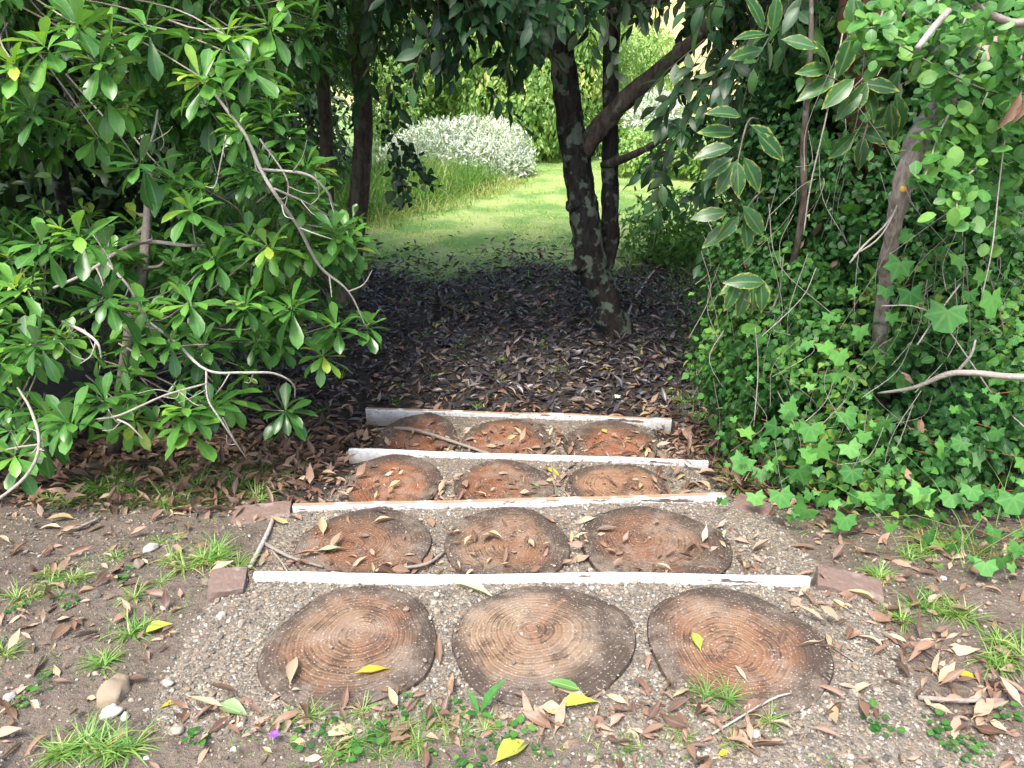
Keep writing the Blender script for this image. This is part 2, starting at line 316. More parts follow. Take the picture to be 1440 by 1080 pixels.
for r, (z, ls) in enumerate(ROWS):
    for i, (cx, wd, y0, y1) in enumerate(ls):
        y1 = min(y1, float(by(r, cx)) - .012); LOGS.append((cx, (y0 + y1) / 2, wd / 2, (y1 - y0) / 2, z, r, i))
LSEED = [rng.uniform(0, 6.28, 6) for _ in LOGS]
def outline(i, th):
    a = LSEED[i]; return 1 + .03 * np.sin(2 * th + a[0]) + .028 * np.sin(3 * th + a[1]) + .016 * np.sin(5 * th + a[2]) + .008 * np.sin(9 * th + a[3]) - .012
def fbm(x, y, f):
    x, y = np.broadcast_arrays(np.asarray(x, float), np.asarray(y, float)); sh = x.shape
    return np.array([mnoise.noise(Vector((a * f, b * f, 3.1))) for a, b in zip(x.ravel(), y.ravel())]).reshape(sh)
def ground(x, y, detail=True):
    x, y = np.broadcast_arrays(np.asarray(x, float), np.asarray(y, float))
    base = np.interp(y, [-3, 1.2, 2.0, 2.6, 3.3, 4.0, 5, 9, 14, 40], [.0, -.035, -.06, -.17, -.345, -.5, -.5, -.5, -.42, -.3])
    base = base + .05 * sstep(1.1, 2.2, np.abs(x)) * sstep(3.5, 2.2, y)
    if detail: base = base + .022 * fbm(x, y, 2.3) + .008 * fbm(x + 9, y, 9) + .005 * fbm(x, y + 3, 24)
    tl = np.where(y < by(0, x) + .014, -.031 + .014 * sstep(1.62, 1.45, y) - .035 * sstep(1.4, 1.2, y), np.where(y < by(1, x) + .014, -.147, np.where(y < by(2, x) + .014, -.31, -.427)))
    xl = np.interp(y, [1.2, 2.0, 2.7, 3.4, 4.1], [-.95, -.96, -.93, -.72, -.68]); xr = np.interp(y, [1.2, 2.0, 2.7, 3.4, 4.1], [1.1, 1.12, 1.02, .9, .8])
    wx = sstep(xl - .1, xl + .14, x) * sstep(xr + .1, xr - .14, x)
    wy = sstep(1.2, 1.58, y) * (y < by(3, x) + .014)
    if detail: tl = tl + .009 * fbm(x, y, 5) + .004 * fbm(x, y + 5, 21)
    wt = wx * wy
    return base * (1 - wt) + tl * wt, wt
def surface(x, y):
    """ground or log top, whichever is higher"""
    z, _ = ground(x, y); z = np.array(z)
    for i, (cx, cy_, rx, ry, lz, r, j) in enumerate(LOGS):
        d = np.hypot((x - cx) / rx, (y - cy_) / ry); z = np.where(d < .97, np.maximum(z, lz + .003), z)
    return z
def axis(segs):
    out = [segs[0][0]]
    for a, b, n in segs: out += list(np.linspace(a, b, n + 1)[1:])
    return np.array(out)
XS = axis([(-150, -30, 6), (-30, -6, 12), (-6, -1.7, 30), (-1.7, 1.8, 150), (1.8, 6, 30), (6, 30, 12), (30, 150, 6)])
YS = axis([(-20, 0, 8), (0, .9, 14), (.9, 4.2, 270), (4.2, 9, 60), (9, 20, 40), (20, 60, 14), (60, 200, 6)])
GX, GY = np.meshgrid(XS, YS)
near = (np.abs(GX) < 8) & (GY > -2) & (GY < 22)
Z = np.full(GX.shape, 0.); Wt = np.zeros(GX.shape)
zz, ww = ground(GX[near], GY[near]); Z[near] = zz; Wt[near] = ww
zz, ww = ground(GX[~near], GY[~near], False); Z[~near] = zz
gl = sstep(.25, .75, Wt)
gl = np.maximum(gl, .75 * sstep(1.55, 1.3, GY) * sstep(.0, .35, GX) * sstep(1.6, 1.1, GX))
edge = 8.0 + .22 * np.sin(GX * 1.7) + .2 * np.sin(GX * 3.9 + 1)
lw = sstep(edge - 1.5, edge + 1.0, GY)
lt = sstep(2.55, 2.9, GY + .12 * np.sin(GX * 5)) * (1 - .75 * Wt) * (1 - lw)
ny, nx = GX.shape; idx = np.arange(nx * ny).reshape(ny, nx)
F = np.stack([idx[:-1, :-1], idx[:-1, 1:], idx[1:, 1:], idx[1:, :-1]], -1).reshape(-1, 4)
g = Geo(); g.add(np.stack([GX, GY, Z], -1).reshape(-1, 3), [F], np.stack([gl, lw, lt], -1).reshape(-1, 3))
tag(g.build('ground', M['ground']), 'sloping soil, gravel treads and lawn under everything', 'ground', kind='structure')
g = Geo(); hx, hy = np.meshgrid(np.linspace(-40, 60, 41), np.linspace(24, 90, 25))
hz = -.5 + 9 * sstep(26, 80, hy) * (.6 + .4 * sstep(-20, 20, hx)) + .4 * np.sin(hx * .3) * sstep(26, 40, hy)
ii = np.arange(hx.size).reshape(hx.shape)
g.add(np.stack([hx, hy, hz], -1).reshape(-1, 3), [np.stack([ii[:-1, :-1], ii[:-1, 1:], ii[1:, 1:], ii[1:, :-1]], -1).reshape(-1, 4)], np.stack([hx * 0, hx * 0, (np.sin(hx * .4) * .5 + .5)], -1).reshape(-1, 3))
tag(g.build('hillside', M['dryhill']), 'pale grassy hillside far behind the trees', 'hill', kind='structure')

# ------------------------------------------------------------------ logs
LOGTXT = ['greyish brown log round with a bright yellow leaf lying on it', 'pale log round with long drying cracks, middle of the nearest row', 'log round with a lime green leaf on its rings, right end of nearest row',
          'brown log round beside the heap of twigs on the second step', 'round ringed log with brown heart and dark rim, middle of second step', 'widest log round on the second step, sprinkled with gravel',
          'reddish log round under the left end of the plain white board on third step', 'log round with a long green leaf on it, middle of third step', 'bright orange log round with a pale chipped knot',
          'log round crossed by a pale dead stick on the farthest step', 'dark rimmed log round between two others on the farthest step', 'orange hearted log round at right end of the farthest step']
LCOL = [(.35, .36, .2, .25), (.4, .66, .1, 1), (.55, .4, .15, .6), (.35, .1, .4, .1), (.45, .35, .2, .1), (.3, .25, .4, .2), (.85, .15, .15, .3), (.6, .1, .4, .1), (.9, .5, .05, .5), (.9, .05, .35, 0), (.7, .0, .4, 0), (.9, .05, .15, .1)]
ROUND = 'sawn log rounds set into the steps'
for i, (cx, cy_, rx, ry, lz, r, j) in enumerate(LOGS):
    root = thing('log_round', LOGTXT[i], 'log', ROUND); root.location = (cx, cy_, lz - .12)
    na, nr = 64, 16; th = np.arange(na) * 2 * math.pi / na; R_ = outline(i, th)
    px_, py_ = .2 * math.cos(LSEED[i][4]), .2 * math.sin(LSEED[i][4])
    V, A = [(px_ * rx, py_ * ry, .12)], [(0, 0, 0)]
    for q in range(1, nr + 1):
        s = q / nr; ex, ey = R_ * np.cos(th) * rx, R_ * np.sin(th) * ry
        x = px_ * rx * (1 - s) + ex * s; y = py_ * ry * (1 - s) + ey * s
        z = .12 + .004 * np.array([mnoise.noise(Vector((a * 14 + i, b * 14, 0))) for a, b in zip(x, y)]) - (.007 if q == nr else 0) - (.0015 if q == nr - 1 else 0)
        V += list(zip(x, y, z)); A += [(s, t_ / 6.2832, i / 12) for t_ in th]
    F3 = [(0, 1 + a, 1 + (a + 1) % na) for a in range(na)]
    F4 = [(1 + q * na + a, 1 + (q + 1) * na + a, 1 + (q + 1) * na + (a + 1) % na, 1 + q * na + (a + 1) % na) for q in range(nr - 1) for a in range(na)]
    g = Geo(); g.add(V, [np.array(F3), np.array(F4)], A); o = g.build('cut_face', M['cut'], root); o.color = LCOL[i]
    g = Geo(); V = []
    for q, (zz, k_) in enumerate([(.1125, 1.0), (.108, 1.012), (.07, 1.015), (.0, 1.0)]):
        for a in range(na):
            kk = k_ * (1 + (.012 * mnoise.noise(Vector((math.cos(th[a]) * 6, math.sin(th[a]) * 6, zz * 20 + i))) if q else 0))
            V.append((R_[a] * math.cos(th[a]) * rx * kk, R_[a] * math.sin(th[a]) * ry * kk, zz))
    g.add(V, [np.array([(q * na + a, (q + 1) * na + a, (q + 1) * na + (a + 1) % na, q * na + (a + 1) % na) for q in range(3) for a in range(na)])])
    g.build('bark', M['logbark'], root)

# ------------------------------------------------------------------ boards
def boxgrid(L, D, H, nx=60, ch=.004, warp=.002, seed=0):
    """long board with small chamfers, slightly warped"""
    sec = [(-D / 2, -H), (-D / 2, -ch), (-D / 2 + ch, 0), (D / 2 - ch, 0), (D / 2, -ch), (D / 2, -H)]
    V = []; n = len(sec)
    for i in range(nx + 1):
        x = -L / 2 + L * i / nx; dy = warp * 2 * mnoise.noise(Vector((x * 1.5 + seed * 7, 0, 0))); dz = warp * mnoise.noise(Vector((x * 2 + seed * 3, 5, 0)))
        nk = [1 if 0 < q < 5 else 0 for q in range(n)]
        V += [(x, y + dy + nk[q] * .0012 * mnoise.noise(Vector((x * 40, q * 3, seed))), z + dz + nk[q] * .0015 * mnoise.noise(Vector((x * 50, q * 3, seed + 4)))) for q, (y, z) in enumerate(sec)]
    F4 = [(i * n + q, (i + 1) * n + q, (i + 1) * n + (q + 1) % n, i * n + (q + 1) % n) for i in range(nx) for q in range(n)]
    F6 = [list(range(n))[::-1], [nx * n + q for q in range(n)]]
    return V, [np.array(F4), np.array(F6)]
BT = ['bright white painted edging board with a brick at each end', 'worn board with bare wood along its top and flaking white paint', 'plain white edging board on third step, no bare wood on top', 'farthest white board with a thin brown top edge, at the start of the leaf litter']
for i, ((x0, y0), (x1, y1), z) in enumerate(BOARDS):
    root = thing('step_board', BT[i], 'board', 'white edging boards across the steps')
    L = math.hypot(x1 - x0, y1 - y0); root.location = ((x0 + x1) / 2, (y0 + y1) / 2 + .014, z - .006); root.rotation_euler = (math.radians((-6, 1, -3, 2)[i]), (0, 0, 0, 0)[i], math.atan2(y1 - y0, x1 - x0))
    g = Geo(); V, F = boxgrid(L, .022, .145, 60, .003, .006, i); g.add(V, F); g.build('painted_face', M['paint_worn'] if i in (1, 3) else M['paint'], root, smooth=False)
    if i in (1, 3):
        g = Geo(); V = np.array(boxgrid(L - .004, .016, .005, 60, .0015, .006, i)[0]); V[:, 2] += .0045; g.add(V, F); g.build('top_edge', M['wood'], root, smooth=False)

# ------------------------------------------------------------------ stones, bricks
ICO = []
def ico():
    p = (1 + 5 ** .5) / 2; V = nrm([(-1, p, 0), (1, p, 0), (-1, -p, 0), (1, -p, 0), (0, -1, p), (0, 1, p), (0, -1, -p), (0, 1, -p), (p, 0, -1), (p, 0, 1), (-p, 0, -1), (-p, 0, 1)])
    F = [(0, 11, 5), (0, 5, 1), (0, 1, 7), (0, 7, 10), (0, 10, 11), (1, 5, 9), (5, 11, 4), (11, 10, 2), (10, 7, 6), (7, 1, 8), (3, 9, 4), (3, 4, 2), (3, 2, 6), (3, 6, 8), (3, 8, 9), (4, 9, 5), (2, 4, 11), (6, 2, 10), (8, 6, 7), (9, 8, 1)]
    return V, np.array(F)
def subdiv(V, F):
    V = [tuple(v) for v in V]; c = {}; out = []
    def mid(a, b):
        q = (min(a, b), max(a, b))
        if q not in c: c[q] = len(V); V.append(tuple(nrm(np.array(V[a]) + np.array(V[b]))))
        return c[q]
    for a, b, d in F:
        x, y, z = mid(a, b), mid(b, d), mid(d, a); out += [(a, x, z), (b, y, x), (d, z, y), (x, y, z)]
    return np.array(V), np.array(out)
IV, IF = ico(); IV2, IF2 = subdiv(*subdiv(IV, IF))
PEB = [dict(V=IV * (1 + U(-.22, .22, (12, 1))) * np.array([1, U(.7, 1), U(.5, .8)]), F=[IF], UV=np.zeros((12, 2))) for _ in range(8)]
def yaw_frames(n, tilt=.2):
    a = U(0, 6.283, n); up = nrm(np.stack([rng.normal(0, tilt, n), rng.normal(0, tilt, n), np.ones(n)], 1))
    return frames(np.stack([np.cos(a), np.sin(a), np.zeros(n)], 1) + 0 * up, up) if tilt == 0 else frames(np.cross(np.stack([np.cos(a), np.sin(a), np.zeros(n)], 1), up), up)
def in_log(x, y, k=1.0):
    q = np.zeros(np.shape(x), bool)
    for (cx, cy_, rx, ry, lz, r, j) in LOGS: q |= np.hypot((x - cx) / rx, (y - cy_) / ry) < k
    return q
g = Geo()
x, y = U(-1.2, 1.3, 90000), U(1.15, 4.05, 90000)
_, wt = ground(x, y, False); frontR = sstep(1.6, 1.35, y) * sstep(-.1, .35, x) * sstep(1.5, 1.1, x) * .8
pr = np.maximum(sstep(.2, .8, wt), frontR) * np.where(in_log(x, y, .96), .012, 1) * np.interp(y, [1.2, 2, 3, 4], [1, 1, .6, .35]); q = rng.random(len(x)) < pr
x, y = x[q], y[q]; ss = np.exp(rng.normal(math.log(.0029), .5, len(x))).clip(.0013, .013)
inst_mix(g, PEB, np.stack([x, y, surface(x, y) + ss * .3], 1), yaw_frames(len(x), .5), ss, rng.beta(1.6, 1.6, len(x)))
tag(g.build('gravel', M['stone'], smooth=False), 'mixed grey and tan gravel filling the steps around the log rounds', 'gravel', kind='stuff')
g = Geo(); x, y = U(-2, 2.2, 20000), U(1.1, 2.75, 20000); _, wt = ground(x, y, False); q = (wt < .3); x, y = x[q], y[q]
ss = np.exp(rng.normal(math.log(.0026), .6, len(x))).clip(.0011, .015)
inst_mix(g, PEB, np.stack([x, y, surface(x, y) + ss * .25], 1), yaw_frames(len(x), .5), ss, rng.beta(1.2, 1.5, len(x)))
tag(g.build('soil_pebbles', M['stone'], smooth=False), 'small pale pebbles scattered through the bare soil beside the steps', 'pebbles', kind='stuff')
def rock(name, px, py, size, tint, label, squash=.6, sink=.35, seed=0):
    p = onz(px, py, -.04); p[2] = ground(p[0], p[1])[0]
    V = IV2.copy(); V = V * np.array([1 + .4 * mnoise.noise(Vector(v * 1.3 + seed * 5.)) + .15 * mnoise.noise(Vector(v * 3.5 + seed)) for v in V])[:, None]
    V = V * np.array([size, size * .75, size * squash]); a = seed * 1.7; V = V @ np.array([[math.cos(a), math.sin(a), 0], [-math.sin(a), math.cos(a), 0], [0, 0, 1]])
    g = Geo(); g.add(V, [IF2], np.tile([0, 0, tint], (len(V), 1))); o = g.build(name, M['stone'], smooth=True)
    o.location = (p[0], p[1], p[2] + size * squash * (1 - sink - (.35 if size > .04 else 0))); return tag(o, label, 'stone', 'loose stones on the soil')
for i, (px, py, s, tn, lb) in enumerate([(160, 975, .05, .62, 'largest tan stone half buried in the soil, cream patch on its top'), (157, 1007, .026, .98, 'white stone just below the half buried tan stone'), (177, 1013, .014, .9, 'tiny white chip to the right of the white stone'),
        (251, 1037, .018, .75, 'pale grey stone near the bottom grass, alone on dark soil'), (192, 780, .022, .45, 'bluish grey stone beside the grass tuft left of the steps'), (208, 752, .027, .85, 'whitish stone above the grey one, left of the steps'), (288, 806, .02, .42, 'grey stone against the left brick of nearest board'),
        (312, 870, .016, .85, 'round white pebble on the gravel left of the nearest logs'), (238, 965, .017, .8, 'white stone between dry leaves left of the gravel'), (14, 985, .018, .9, 'white stone beside the left border, near a clover leaf'), (1272, 856, .016, .45, 'blue grey stone by the right brick'),
        (300, 985, .012, .5, 'small grey stone at the corner of the gravel'), (1060, 1040, .014, .9, 'white stone in the gravel under the rightmost log')]):
    rock('stone', px, py, s, tn, lb, .62, .4, i + 1)
def brick(name, c, size, rot, label, seed):
    V, F = subdiv(np.array([(a, b, c_) for a in (-1, 1) for b in (-1, 1) for c_ in (-1, 1)], float), np.zeros((0, 3), int)); n = 10
    g = Geo(); hs = np.array(size) / 2
    for ax in range(3):
        for sg in (-1, 1):
            a, b = (ax + 1) % 3, (ax + 2) % 3; uu, vv = np.meshgrid(np.linspace(-1, 1, n), np.linspace(-1, 1, n)); P = np.zeros((n, n, 3)); P[..., ax] = sg; P[..., a] = uu * sg; P[..., b] = vv
            P = P.reshape(-1, 3) * hs; r = .008; Q = np.clip(P, -(hs - r), hs - r); P = Q + nrm(P - Q) * r
            P = P + np.array([[mnoise.noise(Vector(p * 30 + seed + 11 * q)) * .004 + mnoise.noise(Vector(p * 9 + seed + 31 * q)) * .006 for q in range(3)] for p in P])
            ix = np.arange(n * n).reshape(n, n); g.add(P, [np.stack([ix[:-1, :-1], ix[:-1, 1:], ix[1:, 1:], ix[1:, :-1]], -1).reshape(-1, 4)])
    o = g.build(name, M['brick']); o.location = c; o.rotation_euler = rot; return tag(o, label, 'brick', 'old bricks at the ends of the boards')
brick('brick', (-.895, 1.985, -.05), (.11, .11, .1), (.08, .05, .2), 'short broken brick on end at the left end of the nearest board', 1)
brick('brick', (1.06, 1.99, -.062), (.2, .1, .09), (.1, .12, -.25), 'long greyish brick continuing the nearest board to the right', 2)
brick('brick', (.96, 2.64, -.19), (.14, .11, .1), (.1, .1, -.5), 'red brick at the right end of worn second board under the vine', 3)
brick('brick', (-.99, 2.6, -.19), (.22, .13, .07), (.12, -.03, .15), 'flat red brick touching the left end of worn second board', 4)

# ------------------------------------------------------------------ leaf templates
OBL = [(0, .0), (.06, .05), (.25, .16), (.5, .36), (.72, .5), (.88, .38), (1, 0)]
ELL = [(0, 0), (.07, .05), (.22, .32), (.45, .5), (.68, .42), (.88, .17), (1, 0)]
LAN = [(0, 0), (.1, .06), (.25, .32), (.45, .5), (.65, .42), (.85, .18), (1, 0)]
TS = [leaf_tpl(OBL, .3, d, tw) for d, tw in ((.15, 0), (.45, .1), (.8, -.1))]
TE = [leaf_tpl(ELL, .25, d, tw, .1) for d, tw in ((.2, .1), (.5, -.1), (.8, .15))]
TQ = [leaf_tpl([(0, 0), (.35, .45), (.7, .4), (1, 0)], .3, d) for d in (.2, .6)]
TH = [leaf_tpl([(0, .12), (.12, .42), (.35, .5), (.7, .25), (1, 0)], .25, d) for d in (.1, .5)]
TR = [leaf_tpl([(0, 0), (.15, .3), (.4, .5), (.7, .45), (.92, .2), (1, 0)], .2, d) for d in (.15, .45)]
TB = [leaf_tpl([(0, .5), (.5, .42), (1, 0)], .015, d) for d in (.5, 1.2, 2.0)]                  # grass blade
TBL = [leaf_tpl([(0, .5), (.25, .5), (.5, .45), (.75, .3), (1, 0)], .015, d) for d in (.6, 1.2, 1.8)]
LANP = [(0, .025), (.1, .03), (.17, .1), (.28, .33), (.45, .5), (.62, .44), (.78, .28), (.9, .12), (1, 0)]
TD = [leaf_tpl(LANP, f, d, tw, wv) for f, d, tw, wv in
      ((.25, .3, .6, .15), (.6, -.35, -.8, .1), (.15, .5, 1.2, .2), (.8, .2, .3, .1), (.1, -.6, -1.2, .25), (.4, .1, 1.9, .15), (.7, .7, -.5, .2))]
def star_tpl(nl=6, depth=.34):
    V, UV = [(0, .06, .0)], [(.0, 0)]; n = nl * 2; F = []
    for i in range(n + 1):
        a = math.radians(-150 + 300 * i / n); r = .56 * (1 if i % 2 else 1 - depth) * (1 if 0 < i < n else .62) + (.12 if i == n // 2 + (0 if (n // 2) % 2 else 0) else 0)
        V.append((math.sin(a) * r, .3 + math.cos(a) * r, -.05 * r + .02 * math.sin(a * 3))); UV.append((.03 if i % 2 else .5, .5))
    V[0] = (0, .22, .0)
    for i in range(n): F.append((0, i + 2, i + 1))
    return dict(V=np.array(V), F=[np.array(F)], UV=np.array(UV))
TSTAR = [star_tpl(6, .3), star_tpl(5, .34), star_tpl(6, .25)]

def rand_dir(n): return nrm(rng.normal(size=(n, 3)))
def shell(lobes, dens, lo=.85, hi=1.05, cut=.8, zmin=-9, cone=None):
    """points on the outside of a union of ellipsoids + outward directions"""
    P, O = [], []
    for c, r in lobes:
        c, r = np.array(c, float), np.array(r, float); area = 4 * math.pi * (((r[0] * r[1]) ** 1.6 + (r[0] * r[2]) ** 1.6 + (r[1] * r[2]) ** 1.6) / 3) ** (1 / 1.6)
        n = int(area * dens); d = rand_dir(n); p = c + d * r * U(lo, hi, n)[:, None]; o = nrm(d / r)
        ok = p[:, 2] > zmin
        for c2, r2 in lobes:
            if c2 is not c and tuple(c2) != tuple(c): ok &= np.linalg.norm((p - np.array(c2)) / np.array(r2), axis=1) > cut
        P.append(p[ok]); O.append(o[ok])
    P, O = np.concatenate(P), np.concatenate(O); q = P[:, 2] > ground(P[:, 0], P[:, 1], False)[0] + .03; return P[q], O[q]
def rosettes(g, P, ax, size, nl=(8, 13), lime=.35, mi=0, tpl=None):
    pos, dr, sc_, tn = [], [], [], []; tpl = tpl or TS
    for p, a, s in zip(P, ax, np.broadcast_to(size, len(P))):
        n = rng.integers(*nl); x = nrm(np.cross(a, [.3, .5, .8])); y = np.cross(a, x); ph = U(0, 6.28); fresh = rng.random() < lime; tb = U(.05, .65)
        for i in range(n):
            f = i / n; an = ph + i * 2.4; el = math.radians(98 - 72 * f + U(-14, 14))     # from the axis: outer leaves droop
            d = a * math.cos(el) + (x * math.cos(an) + y * math.sin(an)) * math.sin(el) - np.array([0, 0, .12])
            pos.append(p - a * .05 * (1 - f)); dr.append(d); L = s * U(.8, 1.1) * (1 - .35 * f * f); sc_.append((L * U(.3, .42), L, L))
            tn.append(np.clip(tb + U(-.12, .15) + (U(.2, .5) if fresh and f > .62 else 0) + (.35 if rng.random() < .006 else 0), 0, 1))
    pos, dr = np.array(pos), np.array(dr); up = np.repeat(ax, 1, 0)
    upv = nrm(np.array([0, 0, 1.]) + rng.normal(0, .18, (len(pos), 3)))
    inst_mix(g, tpl, pos, frames(dr, upv), np.array(sc_), np.array(tn), mi)
def sprays(g, P, O, tpl, L, nl=9, size=.1, ratio=.42, tint=(0, 1), droop=.5, mi=0, stem=True, smi=1, up=.6):
    """branchlets with alternate leaves"""
    n = len(P); d0 = nrm(O * .7 + rng.normal(0, .5, (n, 3)) + np.array([0, 0, -droop])); side = nrm(np.cross(d0, rand_dir(n)))
    pos, dr, sc_, tn = [], [], [], []; tb = U(tint[0], tint[1], n)
    for i in range(nl):
        f = (i + .5) / nl; b = P + d0 * (L * f) + np.array([0, 0, -droop * .35 * L]) * f * f
        sg = 1 if i % 2 else -1; dd = d0 * (.55 + .5 * f) + side * (sg * (.9 - .4 * f)) + rng.normal(0, .2, (n, 3)) + np.array([0, 0, -droop * .5])
        s = size * U(.7, 1.15, n) * (1 - .25 * abs(f - .4)); pos.append(b); dr.append(dd); sc_.append(np.stack([s * ratio, s, s], 1)); tn.append(np.clip(tb + rng.normal(0, .1, n), 0, 1))
    pos, dr, sc_, tn = map(np.concatenate, (pos, dr, sc_, tn)); inst_mix(g, tpl, pos, frames(dr, nrm(np.array([0, 0, up]) + np.tile(O, (nl, 1)) * .4 + rng.normal(0, .3, pos.shape))), sc_, tn, mi)
    if stem:
        for p, d in zip(P, d0): tube(g, [p - d * .08, p + d * L * .5 + np.array([0, 0, -droop * .08 * L]), p + d * L + np.array([0, 0, -droop * .35 * L])], [.003, .0022, .001], 3, 2, mi=smi, cap=False)
def cloud(g, P, O, tpl, size, ratio=.6, tint=(0, 1), jit=.04, droop=.4, mi=0):
    n = len(P); P = P + rng.normal(0, jit, (n, 3)); s = size * np.exp(rng.normal(0, .25, n))
    d = nrm(rng.normal(0, .6, (n, 3)) + O * .35 + np.array([0, 0, -droop])); up = nrm(O * .8 + np.array([0, 0, .6]) + rng.normal(0, .35, (n, 3)))
    cl = np.array([.5 + .5 * mnoise.noise(Vector(p * 2.2)) for p in P]); tn = np.clip(tint[0] + (tint[1] - tint[0]) * np.clip(cl * 1.15 - .3 + U(-.05, .6, n), 0, 1), 0, 1)
    inst_mix(g, tpl, P, frames(d, up), np.stack([s * ratio, s, s], 1), tn, mi)

# ------------------------------------------------------------------ the glossy shrub on the left
root = thing('glossy_shrub', 'glossy green shrub with rosettes of long leaves drooping over the soil', 'shrub')
g = Geo()
LOB = [((-2.15, 3.55, .2), (1.2, .85, .62)), ((-3.3, 3.5, .5), (1.0, .9, .9)), ((-2.35, 3.95, 1.85), (1.15, .95, .8)), ((-1.2, 3.75, .72), (.42, .4, .62)), ((-2.6, 4.6, 2.7), (1.6, 1.2, .9)), ((-3.6, 4.0, 1.8), (1.1, 1.0, 1.0)), ((-.98, 3.55, .05), (.36, .34, .36)), ((-1.5, 4.1, 1.75), (.55, .5, .6))]
SKIRT = lambda P: P[:, 2] > np.interp(P[:, 0], [-2.4, -1.8, -1.3, -.95, -.7], [-.12, -.02, .1, .26, .42])
P, O = shell(LOB, 34, .84, 1.08, .82); q = SKIRT(P); P, O = P[q], O[q]; ax = nrm(O * .7 + np.array([0, -.3, .55]) + rng.normal(0, .2, P.shape)); rosettes(g, P, ax, U(.085, .17, len(P)), (10, 16), .42)
PT = P.copy(); OT = O.copy()
P2, O2 = shell(LOB, 15, .55, .82, .4); q = SKIRT(P2); P2, O2 = P2[q], O2[q]; rosettes(g, P2, nrm(O2 * .6 + np.array([0, 0, .6]) + rng.normal(0, .3, P2.shape)), U(.1, .14, len(P2)), (6, 9), 0.)
HAND = [(105, 33, 3.0), (157, 47, 3.1), (205, 35, 3.05), (132, 85, 2.95), (280, 107, 2.9), (352, 87, 3.1), (318, 50, 3.2), (375, 33, 3.3), (193, 228, 2.95), (335, 173, 3.2), (345, 235, 3.2), (40, 150, 2.9), (150, 135, 3.0), (265, 290, 3.0), (55, 340, 2.65), (110, 330, 2.7), (375, 345, 3.15), (470, 320, 3.3),
        (45, 485, 2.6), (190, 475, 2.75), (265, 425, 2.85), (240, 478, 2.8), (345, 425, 2.95), (410, 430, 3.1), (145, 560, 2.65), (90, 592, 2.55), (258, 572, 2.72), (295, 572, 2.8), (262, 602, 2.75), (400, 578, 3.05), (455, 500, 3.2), (472, 455, 3.25), (20, 640, 2.5), (20, 400, 2.6), (150, 420, 2.7), (520, 455, 3.35), (490, 330, 3.4), (300, 360, 3.0), (240, 250, 3.2), (60, 60, 2.9), (20, 90, 2.9)]
HP = np.array([at(a, b_, c_) for a, b_, c_ in HAND]); HA = nrm(np.array([0, -.55, .75]) + rng.normal(0, .22, HP.shape)); rosettes(g, HP, HA, U(.13, .17, len(HP)), (12, 17), .7)
LC = [np.array(c) for c, r in LOB]
for p, o in zip(np.vstack([PT, HP]), np.vstack([OT, HA])):
    if rng.random() < .55:
        c_ = LC[int(np.argmin([np.linalg.norm((p - c) / r) for c, r in LOB]))]; e = p + (c_ - p) * U(.3, .6) + rng.normal(0, .04, 3); mdl = (p + e) / 2 + rng.normal(0, .04, 3) - np.array([0, 0, .03])
        tube(g, [p, mdl, e], [.0028, .0036, .0045], 5, 3, tint=U(.15, .55), cap=False, mi=1)
g.build('foliage', [M['shrub'], M['twig']], root); SROOT = root
def bw(pts, r, tn=.8):
    g = Geo(); tube(g, [at(*q) for q in pts], np.array(r) * (.68 if max(r) < .02 else .8), 7, 6, tint=tn * U(.6, .95), rough=.3)
    S = smooth_path([at(*q) for q in pts], 6)
    for _ in range(max(2, len(pts) - 2)):
        p = S[rng.integers(2, len(S) - 1)]; d = nrm(np.array([rng.normal(0, .7), rng.normal(-.2, .4), rng.normal(.1, .7)])); L = U(.05, .16); tube(g, [p, p + d * L * .5 + rng.normal(0, .01, 3), p + d * L + np.array([0, 0, .02])], [max(r) * .35, max(r) * .27, .0012], 5, 4, tint=tn * .7)
    g.build('branch', M['twig'], SROOT)
bw([(212, 240, 3.6), (205, 330, 3.5), (200, 390, 3.4), (180, 480, 3.35), (160, 640, 3.5)], [.018, .026, .032, .034, .04], .35)
bw([(300, 130, 3.3), (345, 190, 3.15), (365, 235, 3.05), (385, 270, 3.0), (420, 320, 3.1), (450, 375, 3.2), (490, 410, 3.25), (515, 460, 3.3)], [.010, .011, .0115, .011, .010, .009, .006, .004], .85)
bw([(365, 238, 3.05), (430, 245, 3.1), (460, 270, 3.15), (470, 295, 3.2)], [.008, .0075, .006, .004], .8)
bw([(385, 265, 3.0), (430, 285, 3.1), (465, 305, 3.25)], [.007, .006, .004], .8)
bw([(365, 195, 3.1), (400, 245, 3.1), (405, 270, 3.1), (398, 300, 3.1)], [.006, .005, .004, .003], .8)
bw([(318, 190, 3.15), (310, 230, 3.1), (302, 262, 3.1), (288, 262, 3.1)], [.005, .005, .004, .002], .8)
bw([(222, 155, 3.2), (215, 190, 3.1), (200, 225, 3.0)], [.006, .006, .005], .9)
bw([(290, 345, 3.3), (260, 345, 3.2), (205, 340, 3.3), (165, 355, 3.1), (120, 385, 3.0), (75, 405, 2.95)], [.006, .011, .015, .012, .01, .007], .6)
bw([(140, 360, 3.0), (165, 385, 2.9), (185, 410, 2.85), (215, 470, 2.85)], [.008, .008, .007, .006], .8)
bw([(88, 452, 2.75), (115, 465, 2.6), (137, 482, 2.55), (143, 505, 2.55)], [.007, .008, .007, .003], .85); bw([(135, 480, 2.55), (128, 500, 2.55), (112, 512, 2.55)], [.005, .004, .002], .85)
bw([(205, 450, 2.95), (245, 480, 2.85), (290, 520, 2.75), (340, 524, 2.75), (385, 525, 2.8), (412, 540, 2.85), (415, 560, 2.9)], [.009, .009, .008, .007, .0065, .005, .003], .85)
bw([(290, 522, 2.75), (292, 560, 2.7), (310, 590, 2.68), (330, 620, 2.7), (347, 645, 2.75)], [.007, .006, .0055, .005, .003], .85)
